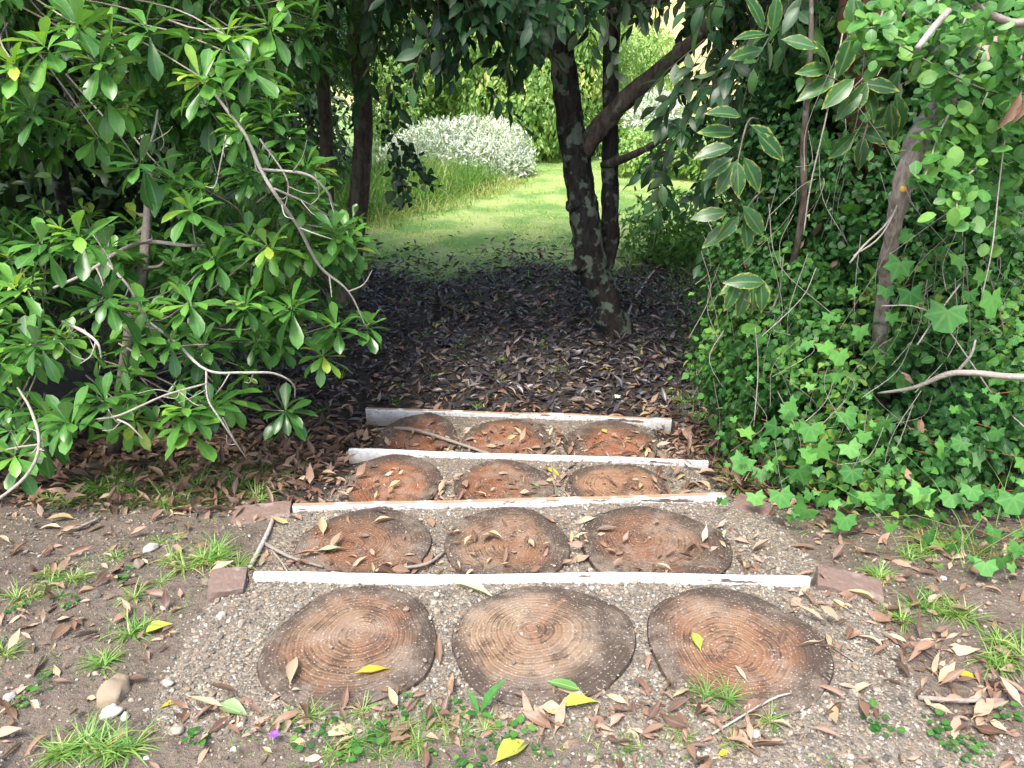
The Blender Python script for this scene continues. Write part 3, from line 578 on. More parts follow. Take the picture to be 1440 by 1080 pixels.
bw([(288, 540, 2.72), (235, 555, 2.65), (200, 570, 2.6), (165, 585, 2.58), (130, 590, 2.6)], [.006, .0065, .006, .006, .004], .85)
bw([(165, 590, 2.58), (182, 598, 2.55), (202, 618, 2.55)], [.006, .005, .003], .85)
bw([(25, 545, 2.7), (45, 580, 2.55), (55, 625, 2.45), (40, 665, 2.4), (0, 700, 2.35), (-40, 720, 2.3)], [.006, .008, .009, .009, .008, .007], .7); bw([(55, 625, 2.45), (20, 630, 2.5), (-20, 640, 2.5)], [.006, .005, .004], .7)

# ------------------------------------------------------------------ central tree
root = thing('lichen_tree', 'dark forked tree with lichen on its trunk, in the litter beyond the steps', 'tree')
g = Geo(); tube(g, [at(*q) for q in ((874, 492, 5.75), (866, 470, 5.75), (850, 420, 5.75), (832, 372, 5.75), (822, 300, 5.75), (810, 225, 5.75), (799, 150, 5.75), (790, 80, 5.75), (782, 0, 5.75), (772, -160, 5.8), (760, -420, 5.9))], [.19, .135, .112, .118, .112, .1, .092, .084, .076, .066, .05], 18, 8, rough=.22); TR_G = g
for (px, py, r, w_) in ((828, 371, .09, .036), (817, 284, .088, .03)):      # old ring scars
    c_ = at(px, py, 5.75); an = np.linspace(0, 2 * math.pi, 15); tube(g, [c_ + np.array([math.cos(a) * r, math.sin(a) * r, .012 * math.sin(3 * a) + .03 * math.cos(a)]) for a in an], w_, 7, 2, rough=.4, cap=False)
tube(g, [at(*q) for q in ((812, 372, 5.7), (806, 376, 5.66), (800, 380, 5.64))], [.05, .04, .02], 8, 3, rough=.4)
g.build('trunk', M['trunk'], root)
g = Geo(); tube(g, [at(*q) for q in ((838, 395, 5.78), (848, 372, 5.82), (857, 340, 5.88), (858, 290, 5.86), (858, 225, 5.85), (858, 150, 5.85), (860, 60, 5.85), (862, -60, 5.9), (880, -260, 6))], [.05, .075, .072, .066, .06, .058, .055, .05, .04], 14, 8, rough=.2); g.build('second_trunk', M['trunk'], root)
g = Geo(); tube(g, [at(*q) for q in ((822, 215, 5.75), (838, 185, 5.7), (870, 150, 5.62), (900, 122, 5.55), (935, 92, 5.45), (965, 68, 5.35), (1010, 20, 5.2), (1070, -60, 5.0))], [.06, .072, .066, .06, .054, .05, .042, .03], 12, 7, rough=.2); g.build('limb', M['limb'], root)
g = Geo()
for pts, r in ((((850, 232, 5.85), (880, 222, 5.5), (915, 205, 5.1), (965, 175, 4.7)), [.035, .028, .02, .01]), (((782, 10, 5.75), (720, 14, 5.5), (650, 12, 5.2), (590, 0, 5.0)), [.035, .028, .02, .012]), (((860, 20, 5.85), (900, 10, 5.4), (950, -10, 5.1)), [.04, .03, .02]), (((780, -20, 5.75), (700, -80, 6.2), (600, -160, 6.6)), [.05, .04, .02])):
    tube(g, [at(*q) for q in pts], r, 8, 5, rough=.15)
g.build('branch', M['limb'], root)
g = Geo()
CAN = [((.3, 5.6, 2.9), (1.35, 1.1, .85)), ((-.75, 5.2, 2.5), (1.0, .9, .72)), ((1.6, 5.2, 2.4), (1.0, .9, .8)), ((.4, 6.6, 3.2), (2.2, 1.5, 1.1)), ((-1.2, 6.2, 3.0), (1.5, 1.4, 1.0)), ((1.9, 6.3, 2.9), (1.5, 1.4, 1.1)), ((.3, 4.8, 3.5), (2.0, 1.2, .9)), ((-.2, 7.3, 3.2), (1.8, 1.0, .9)), ((1.3, 4.6, 1.3), (.45, .4, .5)), ((1.75, 4.4, 1.5), (.45, .4, .6))]
P, O = shell(CAN, 17, .8, 1.08, .7)
LIMB = smooth_path([at(*q) for q in ((822, 215, 5.75), (870, 150, 5.62), (935, 92, 5.45), (965, 68, 5.35))], 5)
def clear(P):                              # twigs do not grow right around the bare limb or in front of it
    k_ = np.ones(len(P), bool)
    for l in LIMB:
        t_ = P[:, 1] / l[1]; v = np.array([0, 0, HCAM]) + (l - [0, 0, HCAM]) * t_[:, None]
        k_ &= ~((np.abs(P[:, 0] - v[:, 0]) < .2) & (P[:, 2] - v[:, 2] > -.12) & (P[:, 2] - v[:, 2] < .42) & (P[:, 1] < l[1] + .1))
    return k_
q = clear(P); P, O = P[q], O[q]
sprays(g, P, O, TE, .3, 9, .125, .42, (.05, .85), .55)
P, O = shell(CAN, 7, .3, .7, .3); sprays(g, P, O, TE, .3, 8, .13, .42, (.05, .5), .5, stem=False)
hang = [(700, 120, 5.0), (720, 130, 4.9), (640, 60, 4.9), (660, 40, 4.8), (745, 110, 5.1), (760, 60, 5.0), (690, 70, 4.9), (560, 60, 5.0), (590, 90, 5.1), (540, 110, 5.3), (575, 120, 5.3), (520, 150, 5.6), (900, 190, 4.7), (940, 180, 4.5), (960, 215, 4.5), (910, 230, 4.6), (1000, 230, 4.4), (980, 70, 4.5), (1010, 60, 4.3), (1040, 100, 4.2), (1000, 20, 4.3), (1030, 20, 4.2), (640, 20, 5.0), (680, 10, 5.0), (545, 150, 5.4), (560, 20, 5.0), (1020, 280, 4.3), (990, 130, 4.4), (1040, 160, 4.2), (850, 30, 5.2), (800, 20, 5.2), (745, 20, 5.0), (610, 30, 5.0)]
hang = hang + [(x_, 38 + 10 * math.sin(x_), 4.9 + .3 * math.sin(x_ * 3)) for x_ in range(560, 800, 9)] + [(x_, 10 + 12 * math.sin(x_), 4.7) for x_ in range(880, 1070, 9)]
hang = [(a, b - 48 if a < 860 else b - 12, c) for a, b, c in hang]; HP = np.array([at(*q) for q in hang]) + rng.normal(0, .02, (len(hang), 3)); HP = np.vstack([HP, HP + rng.normal(0, .12, HP.shape)]); HP = HP[clear(HP)]; sprays(g, HP, nrm(rng.normal(0, .6, HP.shape) + np.array([0, -.4, 0])), TE, .3, 9, .14, .42, (.1, .8), .6)
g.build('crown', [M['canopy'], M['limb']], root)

# ------------------------------------------------------------------ slender trees behind the shrub
SL = 'slender trees behind the glossy shrub'
for k_, (pts, r, lob, lb) in enumerate([(((484, 432, 6.5), (490, 400, 6.5), (498, 330, 6.5), (508, 240, 6.5), (511, 150, 6.5), (503, 50, 6.5), (500, -60, 6.5), (495, -300, 6.5)), [.13, .1, .088, .078, .072, .07, .06, .04], [((-1.45, 6.3, 2.1), (.7, .7, .75)), ((-1.5, 6.5, 3.0), (1.0, 1.0, .8))], 'slender brown tree trunk with smooth bark, nearest the lit lawn'),
        (((462, 425, 6.9), (461, 330, 6.9), (459, 200, 6.9), (452, 60, 6.9), (450, -80, 6.9), (450, -300, 6.9)), [.08, .065, .06, .055, .05, .03], [((-2.3, 6.6, 2.1), (.8, .7, .8)), ((-2.4, 6.9, 3.0), (1.0, .9, .8))], 'thinner dark tree trunk close behind the slender brown one'),
        (((95, 330, 5.2), (85, 250, 5.2), (78, 150, 5.2), (70, -50, 5.2)), [.06, .055, .05, .04], [((-3.2, 5.3, 2.4), (.9, .7, .8))], 'dark reddish stem seen in the hollow of the glossy shrub')]):
    root = thing('slender_tree', lb, 'tree', SL); g = Geo(); P0 = [at(*q) for q in pts]; P0[0][2] = min(P0[0][2], -.52)
    if k_ == 2: P0 = [np.array([P0[0][0] + .05, 5.2, -.52])] + P0; r = [.07] + r
    tube(g, P0, r, 12, 7, rough=.1); g.build('trunk', M['slender'] if k_ != 2 else M['trunk'], root)
    g = Geo(); P, O = shell(lob, 22, .7, 1.08, .7); rosettes(g, P, nrm(O * .7 + np.array([0, 0, .5]) + rng.normal(0, .25, P.shape)), U(.12, .16, len(P)), (7, 11), .2); g.build('crown', M['shrub'], root)
# hanging vine strand
root = thing('hanging_vine', 'dark leafy vine strand hanging from the canopy before the white bush', 'vine'); g = Geo(); h = Geo(); PP = []
for pts in (((545, 120, 5.3), (548, 190, 5.3), (560, 230, 5.3), (568, 290, 5.3)), ((555, 190, 5.3), (575, 215, 5.3), (590, 240, 5.3), (605, 260, 5.3)), ((552, 200, 5.3), (562, 250, 5.3), (575, 285, 5.3))):
    S = smooth_path([at(*q) for q in pts], 10); tube(g, S, .003, 4, 1, smooth=False, cap=False, tint=.1); PP.append(S[6:])
PP = np.concatenate([np.concatenate(PP)] * 3); PP = PP + rng.normal(0, .025, PP.shape); cloud(h, PP, rand_dir(len(PP)), TH, .05, .8, (.0, .5), .01)
g.build('stem', M['twig'], root); h.build('leaves', M['canopy'], root)

# ------------------------------------------------------------------ right: climber mass
root = thing('climbing_vine', 'dense wall of small dark green heart shaped climber leaves right of the steps', 'climber'); g = Geo()
RL = [((1.95, 3.3, .0), (.92, .85, .72)), ((2.35, 3.9, 1.1), (1.2, .85, 1.0)), ((2.5, 4.1, 2.3), (1.3, 1.0, .9)), ((2.9, 3.0, .2), (.9, .8, .85)), ((1.5, 3.75, .25), (.48, .5, .6)), ((3.2, 3.6, 1.6), (1.0, .9, 1.2))]
P, O = shell(RL, 4300, .86, 1.05, .86); q = (O[:, 1] < .35) | (rng.random(len(P)) < .25); P, O = P[q], O[q]
bul = np.array([mnoise.noise(Vector(p * 3.1)) + .6 * mnoise.noise(Vector(p * 7)) for p in P]); P = P + O * (bul * .2)[:, None]
q = rng.random(len(P)) < np.clip(.75 + bul * 1.3, .12, 1); P, O = P[q], O[q]
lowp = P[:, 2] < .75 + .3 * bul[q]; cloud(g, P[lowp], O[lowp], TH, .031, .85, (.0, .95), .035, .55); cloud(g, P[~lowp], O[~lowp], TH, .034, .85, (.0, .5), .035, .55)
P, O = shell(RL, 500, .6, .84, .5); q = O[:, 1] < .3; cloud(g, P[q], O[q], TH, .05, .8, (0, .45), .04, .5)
P, O = shell(RL, 55, .9, 1.08, .86); q = O[:, 1] < .25; cloud(g, P[q], O[q], TR, .06, .62, (.1, .95), .04, .6)
P, O = shell(RL, 9, .95, 1.08, .86); q = O[:, 1] < .25; cloud(g, P[q], O[q], TD, .075, .35, (.4, .85), .04, .8, mi=2)
P, O = shell(RL, 16, .95, 1.1, .9); q = O[:, 1] < .2
for p, o in zip(P[q], O[q]):
    L = U(.2, .6); a = p + o * .03; tube(g, [a + np.array([U(-.08, .08), U(-.03, .03), L * .5]), a + rng.normal(0, .03, 3), a + np.array([U(-.12, .12), U(-.06, .02), -L * .5])], U(.001, .0022), 4, 4, tint=U(.2, .8), cap=False, mi=1)
for _ in range(70):
    px, py = U(1080, 1460), U(150, 700); a = at(px, py, U(2.5, 2.8)); dd = nrm(np.array([rng.normal(0, .6), rng.normal(0, .3), -1.0])); L = U(.1, .4); tube(g, [a - dd * L * .5, a + rng.normal(0, .03, 3), a + dd * L * .5 + rng.normal(0, .05, 3)], U(.0007, .0014), 3, 4, tint=U(.3, .8), cap=False, mi=1)
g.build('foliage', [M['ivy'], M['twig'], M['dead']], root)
for pts, r in ((((1190, 20, 3.0), (1165, 150, 2.9), (1140, 260, 2.9), (1130, 330, 2.9)), .004), (((1285, 250, 2.75), (1250, 310, 2.65), (1215, 345, 2.6), (1195, 370, 2.6)), .005), (((1350, 400, 2.6), (1320, 440, 2.55), (1290, 485, 2.5)), .004), (((1240, 430, 2.6), (1290, 432, 2.55), (1330, 460, 2.55), (1400, 560, 2.5), (1440, 600, 2.4)), .0035), (((1300, 200, 2.8), (1270, 270, 2.7), (1240, 330, 2.6), (1200, 360, 2.6)), .004), (((1062, 460, 2.95), (1066, 520, 2.9), (1060, 600, 2.85)), .003), (((1415, 180, 2.5), (1405, 260, 2.5), (1395, 350, 2.4), (1380, 420, 2.4)), .003)):
    g = Geo(); tube(g, [at(*q) for q in pts], r * .75, 5, 5, tint=.65); g.build('stem', M['twig'], root)
# lobed-leaf vine
root = thing('lobed_leaf_vine', 'pale green vine with big pointed lobed leaves scrambling over the small leaved climber', 'vine'); g = Geo()
st = [(1140, 592, 2.6), (1085, 645, 2.65), (1145, 625, 2.55), (1098, 595, 2.62), (1062, 620, 2.75), (1190, 620, 2.55), (1060, 690, 2.6), (1095, 685, 2.5), (1140, 712, 2.42), (1190, 720, 2.38), (1215, 690, 2.4), (1245, 690, 2.38), (1185, 575, 2.6), (1180, 490, 2.65), (1175, 520, 2.65), (1280, 400, 2.6), (1335, 425, 2.5), (1395, 405, 2.5), (1270, 360, 2.65), (1345, 355, 2.6), (1300, 680, 2.4), (1340, 690, 2.35), (1365, 680, 2.3), (1375, 630, 2.4), (1330, 620, 2.45), (1320, 640, 2.45), (1405, 600, 2.35), (1400, 690, 2.3), (1440, 640, 2.3), (1425, 690, 2.25), (1070, 655, 2.68), (1110, 570, 2.65), (1050, 640, 2.72), (1200, 655, 2.42), (1410, 780, 2.05), (1435, 760, 2.05), (1385, 785, 2.05), (1360, 575, 2.5), (1045, 600, 2.85), (1240, 590, 2.5), (1430, 550, 2.35), (1305, 745, 2.3), (1345, 760, 2.25), (1120, 655, 2.55), (1165, 690, 2.45), (1400, 740, 2.2), (1155, 480, 2.7), (1210, 455, 2.7), (1230, 700, 2.36)]
P = np.array([at(*q) for q in st]); s = U(.065, .1, len(P)); s[[15, 16, 17, 18]] = (.115, .125, .125, .1); s[34:37] = .07
Pm = np.vstack([P, P + rng.normal(0, .06, P.shape), P + rng.normal(0, .12, P.shape)]); s = np.concatenate([s, s * U(.4, .8, len(P)), s * U(.3, .6, len(P))])
inst_mix(g, TSTAR, Pm, frames(nrm(np.array([0, -.35, -.9]) + rng.normal(0, .35, Pm.shape)), nrm(np.array([0, -.6, .75]) + rng.normal(0, .25, Pm.shape))), s, U(0, .95, len(Pm)))
for p in Pm[:len(P)]: tube(g, [p, p + np.array([U(-.04, .04), .05, -.03]), p + np.array([U(-.06, .06), .14, -.05])], .0016, 4, 3, tint=.3, cap=False, mi=1)
g.build('foliage', [M['star'], M['stem_red']], root)
# old trunks within the climber
root = thing('reddish_tree', 'reddish rough barked trunk wrapped in climber near the top right', 'tree'); g = Geo()
tube(g, [np.array([2.05, 4.0, -.5])] + [at(*q) for q in ((1225, 300, 3.7), (1218, 150, 3.55), (1215, 60, 3.5), (1222, -40, 3.5), (1230, -220, 3.6))], [.12, .1, .095, .1, .1, .09], 12, 6, rough=.3); g.build('trunk', M['redbark'], root)
g = Geo(); P, O = shell([((2.0, 3.9, 3.0), (1.2, 1.0, .7)), ((1.45, 3.75, 2.0), (.5, .42, .6)), ((1.15, 4.1, 1.6), (.35, .4, .5)), ((1.9, 3.5, 1.9), (.45, .35, .4))], 19, .6, 1.05, .7); sprays(g, P, O, TE, .3, 8, .135, .42, (.1, .9), .5); g.build('crown', [M['canopy'], M['limb']], root)
root = thing('woody_vine', 'thick grey twisted vine stem in the climber, an orange fungus dot on it', 'vine'); g = Geo()
tube(g, [at(*q) for q in ((1400, 60, 3.0), (1345, 130, 2.85), (1310, 165, 2.75), (1290, 195, 2.7), (1278, 230, 2.68), (1268, 270, 2.68), (1258, 310, 2.72), (1250, 360, 2.8), (1240, 440, 2.95), (1230, 600, 3.2))], [.028, .032, .03, .03, .034, .03, .026, .027, .026, .03], 14, 9, rough=.4)
tube(g, [at(*q) for q in ((1300, 175, 2.72), (1300, 205, 2.7), (1285, 240, 2.68), (1278, 270, 2.7))], [.02, .022, .02, .012], 8, 5, rough=.25); stem_ = g.build('stem', M['vine'], root)
g = Geo(); c_ = at(1270, 266, 2.64); g.add(IV2 * [.012, .006, .011] + c_, [IF2]); g.build('fungus', M['orange'], stem_)
# yellow-edged sapling
root = thing('yellow_edged_sapling', 'sapling with large dark leaflets edged in yellow, between the lichen tree and the climber', 'sapling')
SPR = [((1050, 175, 3.0), (1030, 265, 2.9), [(1020, 158, -75), (1010, 185, -85), (1005, 210, -95), (1010, 235, -120), (1022, 250, -150), (1038, 252, 175), (1058, 245, 150), (1078, 190, 120), (1085, 205, 130)]), ((1215, 130, 3.0), (1160, 105, 2.9), [(1145, 98, -95), (1150, 122, -110), (1165, 80, -20), (1190, 78, 10), (1180, 130, -130), (1205, 140, -150), (1225, 145, 160), (1240, 120, 95), (1195, 145, -140)]), ((1220, 175, 2.95), (1205, 230, 2.9), [(1185, 205, -135), (1212, 215, 178), (1228, 190, 100), (1245, 165, 60), (1255, 170, 170), (1265, 160, 165)]), ((1080, 440, 2.85), (1045, 420, 2.75), [(1030, 415, -160), (1045, 425, -165), (1060, 420, 175), (1072, 415, 170), (1050, 395, -80), (1035, 400, -110)]), ((1300, 60, 2.7), (1290, 100, 2.6), [(1300, 85, -135), (1320, 75, -120), (1355, 85, 35), (1370, 95, 215), (1200, 20, 180), (1215, 25, 150)]), ((1085, 20, 3.2), (1075, 50, 3.1), [(1060, 45, -80), (1090, 20, 0), (1050, 75, -100), (1125, 60, 100), (1065, 15, -30)]), ((1060, 280, 3.2), (1040, 310, 3.1), [(1000, 300, -90), (1025, 320, -140), (1050, 330, 170), (1060, 310, 140), (1010, 330, -120)])]
tr = Geo(); tube(tr, [np.array([1.35, 4.0, -.5]), at(1120, 350, 3.4), at(1130, 200, 3.3), at(1140, 60, 3.2), at(1140, -60, 3.2)], [.02, .016, .014, .01, .006], 7, 6)
for a, b_, lf in SPR:
    a0, b0 = at(*a), at(*b_); g = Geo(); tube(g, [a0 + np.array([.12, .25, .0]), a0, b0], [.005, .004, .002], 5, 4)
    pos, dr, s = [], [], []
    for px, py, an in lf:
        c_ = at(px, py, (a[2] + b_[2]) / 2 + U(-.06, .06)); d = np.array([math.sin(math.radians(an)), -.25, math.cos(math.radians(an))]); L = U(.13, .165); pos.append(c_ - nrm(d) * L * .5); dr.append(d); s.append((L * .42, L, L))
    sp = g.build('leaf_spray', M['limb'], root)
    for q in range(len(pos)):
        g = Geo(); inst(g, leaf_tpl(ELL, U(.1, .5), U(.2, .7), U(-.2, .2), .1), np.array(pos[q:q + 1]), frames(np.array(dr[q:q + 1]), nrm(np.array([[0, -.8, .6]]) + rng.normal(0, .2, (1, 3)))), np.array(s[q:q + 1]), U(0, 1, 1)); g.build('leaflet', M['edged'], sp)
tr.build('stem', M['limb'], root)
# round leaved shrub, top right
root = thing('round_leaf_shrub', 'light green shrub with small round leaves reaching in at the top right', 'shrub'); g = Geo(); h = Geo()
rl = [((1480, 60), (1400, 25), (1350, -10)), ((1480, 130), (1400, 130), (1330, 100), (1260, 60)), ((1470, 220), (1390, 190), (1340, 140)), ((1300, -20), (1260, 30), (1215, 40)), ((1480, 10), (1420, 80), (1380, 150), (1370, 200)), ((1440, 240), (1400, 215), (1345, 215)), ((1360, 20), (1340, 70), (1300, 110)), ((1340, 150), (1320, 190), (1300, 250)), ((1480, 280), (1430, 250), (1390, 260)), ((1400, 60), (1350, 60), (1290, 20)), ((1470, 170), (1430, 160), (1400, 165)), ((1250, -10), (1235, 40), (1235, 75)), ((1400, -20), (1370, 60), (1340, 90)), ((1460, -20), (1440, 60), (1430, 120)), ((1380, 230), (1350, 260), (1345, 300)), ((1440, 300), (1410, 300), (1380, 330)), ((1330, -30), (1310, 30), (1285, 60))]
for pts in rl:
    h = Geo(); y0 = U(2.35, 2.75); S = smooth_path([at(*q, y0 + .1 * (1 - i_)) for i_, q in enumerate(pts)], 9); tube(h, S, np.linspace(.005, .0018, len(S)), 5, 1, smooth=False, tint=.45, cap=False); h.build('twig', M['twig'], root)
    P = np.repeat(S[2:], 4, 0) + rng.normal(0, .034, (4 * (len(S) - 2), 3)); n = len(P); s = U(.028, .062, n)
    inst_mix(g, TR, P, frames(nrm(rng.normal(0, .8, (n, 3)) + np.array([0, -.2, -.2])), nrm(np.array([0, -.5, .8]) + rng.normal(0, .3, (n, 3)))), np.stack([s * .75, s, s], 1), U(0, 1, n))
h = Geo(); tube(h, [at(1335, 14, 2.3), at(1312, 40, 2.28), at(1290, 68, 2.25)], [.009, .0095, .0085], 8, 4, tint=.72, rough=.1); h.build('branch', M['twig'], root)
h = Geo()
tube(h, [at(1350, -10, 2.35), at(1380, 14, 2.3), at(1420, 32, 2.3), at(1500, 60, 2.3), at(1560, 300, 2.6), at(1580, 700, 2.7)], [.009, .01, .011, .012, .02, .03], 8, 6, tint=.4, rough=.1); h.build('branch', M['twig'], root)
g.build('leaves', M['round'], root)
g = Geo()
for (a, b_) in (((1405, 185), (1438, 125)), ((1425, 178), (1452, 118))):
    A_, B_ = at(*a, 2.2), at(*b_, 2.2); L = np.linalg.norm(A_ - B_); inst(g, leaf_tpl(LAN, .6, .2), np.array([B_]), frames(np.array([A_ - B_]), np.array([[.3, -.8, .4]])), np.array([[L * .32, L, L]]), np.array([.52]))
tag(g.build('dead_leaf', M['dead']), 'rust brown dead leaf hanging among round green leaves at the upper right', 'leaf')
g = Geo(); tube(g, [at(*q) for q in ((1235, 553, 2.72), (1285, 545, 2.62), (1330, 527, 2.55), (1365, 524, 2.5), (1440, 530, 2.45), (1520, 520, 2.5))], [.004, .008, .011, .010, .012, .012], 8, 6, rough=.2, tint=.6); tube(g, [at(1345, 524, 2.53), at(1365, 500, 2.5), at(1372, 478, 2.5)], [.006, .005, .003], 6, 4, tint=.6)
tag(g.build('dry_branch', M['twig']), 'bare dry branch poking level out of the climber at right', 'branch')

# ------------------------------------------------------------------ background vegetation
def bush(name, label, cat, lobes, dens, size, ratio, mt, tint=(0, 1), group=None, trunk=True, tpl=None, droop=.4, inner=True):
    root = thing(name, label, cat, group); g = Geo(); P, O = shell(lobes, dens, .78, 1.1, .8); bul = np.array([mnoise.noise(Vector(p * 1.7)) for p in P]); P = P + O * (bul * (.4 if mt == 'silver' else .25) * min(lobes[0][1]))[:, None]
    P = P[:]; q = P[:, 2] > -.5; cloud(g, P[q], O[q], tpl or TQ, size, ratio, tint, size * .5, droop)
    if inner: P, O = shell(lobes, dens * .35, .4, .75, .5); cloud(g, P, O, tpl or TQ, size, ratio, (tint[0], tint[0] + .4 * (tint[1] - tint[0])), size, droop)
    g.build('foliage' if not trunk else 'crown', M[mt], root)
    if trunk:
        g = Geo()
        for c, r in lobes: tube(g, [np.array([lobes[0][0][0] + U(-.1, .1), lobes[0][0][1], -.55]), np.array(c) * [1, 1, .3] + [U(-.1, .1), 0, -.2], np.array(c)], [.09, .06, .03], 7, 4, rough=.2)
        g.build('trunk', M['slender'], root)
    return root
BG = 'trees and bushes beyond the lawn'
bush('silver_bush', 'silvery white leaved bush at the end of the grass path', 'bush', [((-.75, 14.0, -.02), (.95, .75, .52)), ((.0, 13.9, -.2), (.42, .45, .34)), ((-1.7, 13.8, -.15), (.6, .5, .36))], 1100, .07, .34, 'silver', (0, 1), None, False, None, -.6)
bush('silver_bush', 'patch of silvery white foliage seen through leaves right of the forked tree', 'bush', [((2.65, 14.8, .5), (.55, .45, .38))], 800, .085, .34, 'silver', (.1, 1), None, False, None, -.5)
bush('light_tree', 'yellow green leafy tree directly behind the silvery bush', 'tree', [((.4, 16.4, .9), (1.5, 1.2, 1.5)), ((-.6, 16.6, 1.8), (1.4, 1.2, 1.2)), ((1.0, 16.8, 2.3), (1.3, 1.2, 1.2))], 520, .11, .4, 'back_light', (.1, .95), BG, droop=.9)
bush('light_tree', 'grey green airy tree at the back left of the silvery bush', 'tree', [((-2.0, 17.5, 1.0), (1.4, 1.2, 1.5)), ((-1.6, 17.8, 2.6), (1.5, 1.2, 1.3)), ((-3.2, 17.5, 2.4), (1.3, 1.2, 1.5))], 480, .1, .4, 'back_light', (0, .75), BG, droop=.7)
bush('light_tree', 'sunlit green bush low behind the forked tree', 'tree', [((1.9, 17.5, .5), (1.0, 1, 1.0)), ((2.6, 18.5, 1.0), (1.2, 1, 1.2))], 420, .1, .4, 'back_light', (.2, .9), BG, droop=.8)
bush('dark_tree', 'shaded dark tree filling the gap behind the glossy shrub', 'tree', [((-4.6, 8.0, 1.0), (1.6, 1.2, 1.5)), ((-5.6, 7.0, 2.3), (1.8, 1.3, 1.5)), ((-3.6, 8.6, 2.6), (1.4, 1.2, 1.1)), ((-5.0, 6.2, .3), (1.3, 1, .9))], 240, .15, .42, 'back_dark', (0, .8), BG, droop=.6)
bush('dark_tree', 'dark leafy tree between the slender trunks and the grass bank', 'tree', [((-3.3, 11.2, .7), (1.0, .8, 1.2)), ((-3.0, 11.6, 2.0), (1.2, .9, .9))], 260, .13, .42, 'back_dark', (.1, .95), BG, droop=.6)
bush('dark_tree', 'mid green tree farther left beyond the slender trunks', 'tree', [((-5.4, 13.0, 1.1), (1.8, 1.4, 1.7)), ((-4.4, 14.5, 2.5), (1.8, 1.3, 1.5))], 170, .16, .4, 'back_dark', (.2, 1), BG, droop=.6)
bush('dark_tree', 'dark tree added behind the climber on the right to block light', 'tree', [((4.2, 6.6, 1.2), (1.5, 1.3, 1.7)), ((3.4, 7.4, 2.6), (1.5, 1.3, 1.2)), ((5.4, 5.2, 1.8), (1.5, 1.3, 1.7))], 220, .14, .42, 'back_dark', (0, .8), BG, droop=.6)  # added to keep light from coming through the climber from behind
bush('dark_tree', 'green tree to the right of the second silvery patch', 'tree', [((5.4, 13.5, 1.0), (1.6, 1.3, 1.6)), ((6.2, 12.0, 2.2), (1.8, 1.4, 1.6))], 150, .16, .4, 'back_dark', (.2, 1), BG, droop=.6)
bush('understorey_bush', 'green bush in front of the second silvery patch', 'bush', [((2.7, 13.9, -.05), (1.1, .5, .45)), ((3.6, 13.5, .1), (.8, .6, .6))], 500, .09, .42, 'back_light', (.05, .7), None, False)
bush('understorey_bush', 'leafy low bush between the forked tree and the long grass at right', 'bush', [((1.75, 8.2, -.2), (.55, .5, .4)), ((2.5, 7.6, -.1), (.6, .5, .5))], 420, .085, .42, 'grass', (.1, .75), None, False)
bush('understorey_bush', 'dark low bush at the foot of the climber beside the long grass', 'bush', [((1.55, 4.75, -.35), (.4, .45, .35)), ((1.9, 5.4, -.2), (.5, .5, .45))], 420, .06, .5, 'ivy', (.0, .7), None, False)

# ------------------------------------------------------------------ grass
def blades(g, x, y, L, W, tint, tpl=TB, lean=.5, z=None):
    n = len(x); z = ground(x, y, False)[0] - .012 if z is None else z; a = U(0, 6.283, n); d = nrm(np.stack([np.cos(a) * lean * U(.2, 1.2, n), np.sin(a) * lean * U(.2, 1.2, n), np.ones(n)], 1))
    inst_mix(g, tpl, np.stack([x, y, z], 1), frames(d, nrm(np.stack([-np.cos(a), -np.sin(a), np.full(n, .35)], 1))), np.stack([W, L, L], 1), tint)
g = Geo(); n = 75000; y = 6.2 + 9.8 * rng.random(n) ** 1.15; x = U(-3.2, 4.2, n) * (y / 12 + .2); e = 8.0 + .22 * np.sin(x * 1.7) + .2 * np.sin(x * 3.9 + 1)
pt = np.array([mnoise.noise(Vector((a * 1.3, b_ * 1.3, 0))) for a, b_ in zip(x, y)])
q = rng.random(n) < sstep(e - 2.0, e + .8, y) * np.clip(.75 + pt * 1.2, .1, 1); x, y, pt = x[q], y[q], pt[q]; n = len(x)
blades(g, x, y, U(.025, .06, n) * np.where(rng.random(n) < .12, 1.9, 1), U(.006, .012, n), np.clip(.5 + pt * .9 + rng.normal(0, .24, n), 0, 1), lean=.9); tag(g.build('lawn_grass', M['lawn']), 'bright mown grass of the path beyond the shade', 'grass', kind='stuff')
g = Geo(); n = 15000; x, y = U(-5.5, .4, n), U(8.8, 13.4, n); lim = np.interp(y, [9, 9.5, 11, 12.8, 13.5], [-2.4, -1.75, -.75, .2, .3]); q = x < lim + rng.normal(0, .12, n); x, y, lim = x[q], y[q], lim[q]; n = len(x)
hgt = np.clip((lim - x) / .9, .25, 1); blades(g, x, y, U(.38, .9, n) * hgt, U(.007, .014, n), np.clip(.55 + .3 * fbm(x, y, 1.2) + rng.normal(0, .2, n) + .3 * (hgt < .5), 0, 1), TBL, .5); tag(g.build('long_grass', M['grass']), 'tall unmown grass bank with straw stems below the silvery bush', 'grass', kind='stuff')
g = Geo(); n = 9000; x, y = U(1.05, 3.6, n), U(4.7, 9.0, n); lim = np.interp(y, [4.7, 5.2, 6.5, 8, 9], [1.45, 1.25, 1.5, 1.6, 1.9]); q = x > lim + rng.normal(0, .1, n); x, y, lim = x[q], y[q], lim[q]; n = len(x)
blades(g, x, y, U(.16, .42, n) * np.clip((x - lim) / .35, .45, 1), U(.004, .008, n), np.clip(.3 + rng.normal(0, .22, n), 0, .95), TBL, .8); tag(g.build('shade_grass', M['grass']), 'fine green grass in the shade right of the forked tree', 'grass', kind='stuff')
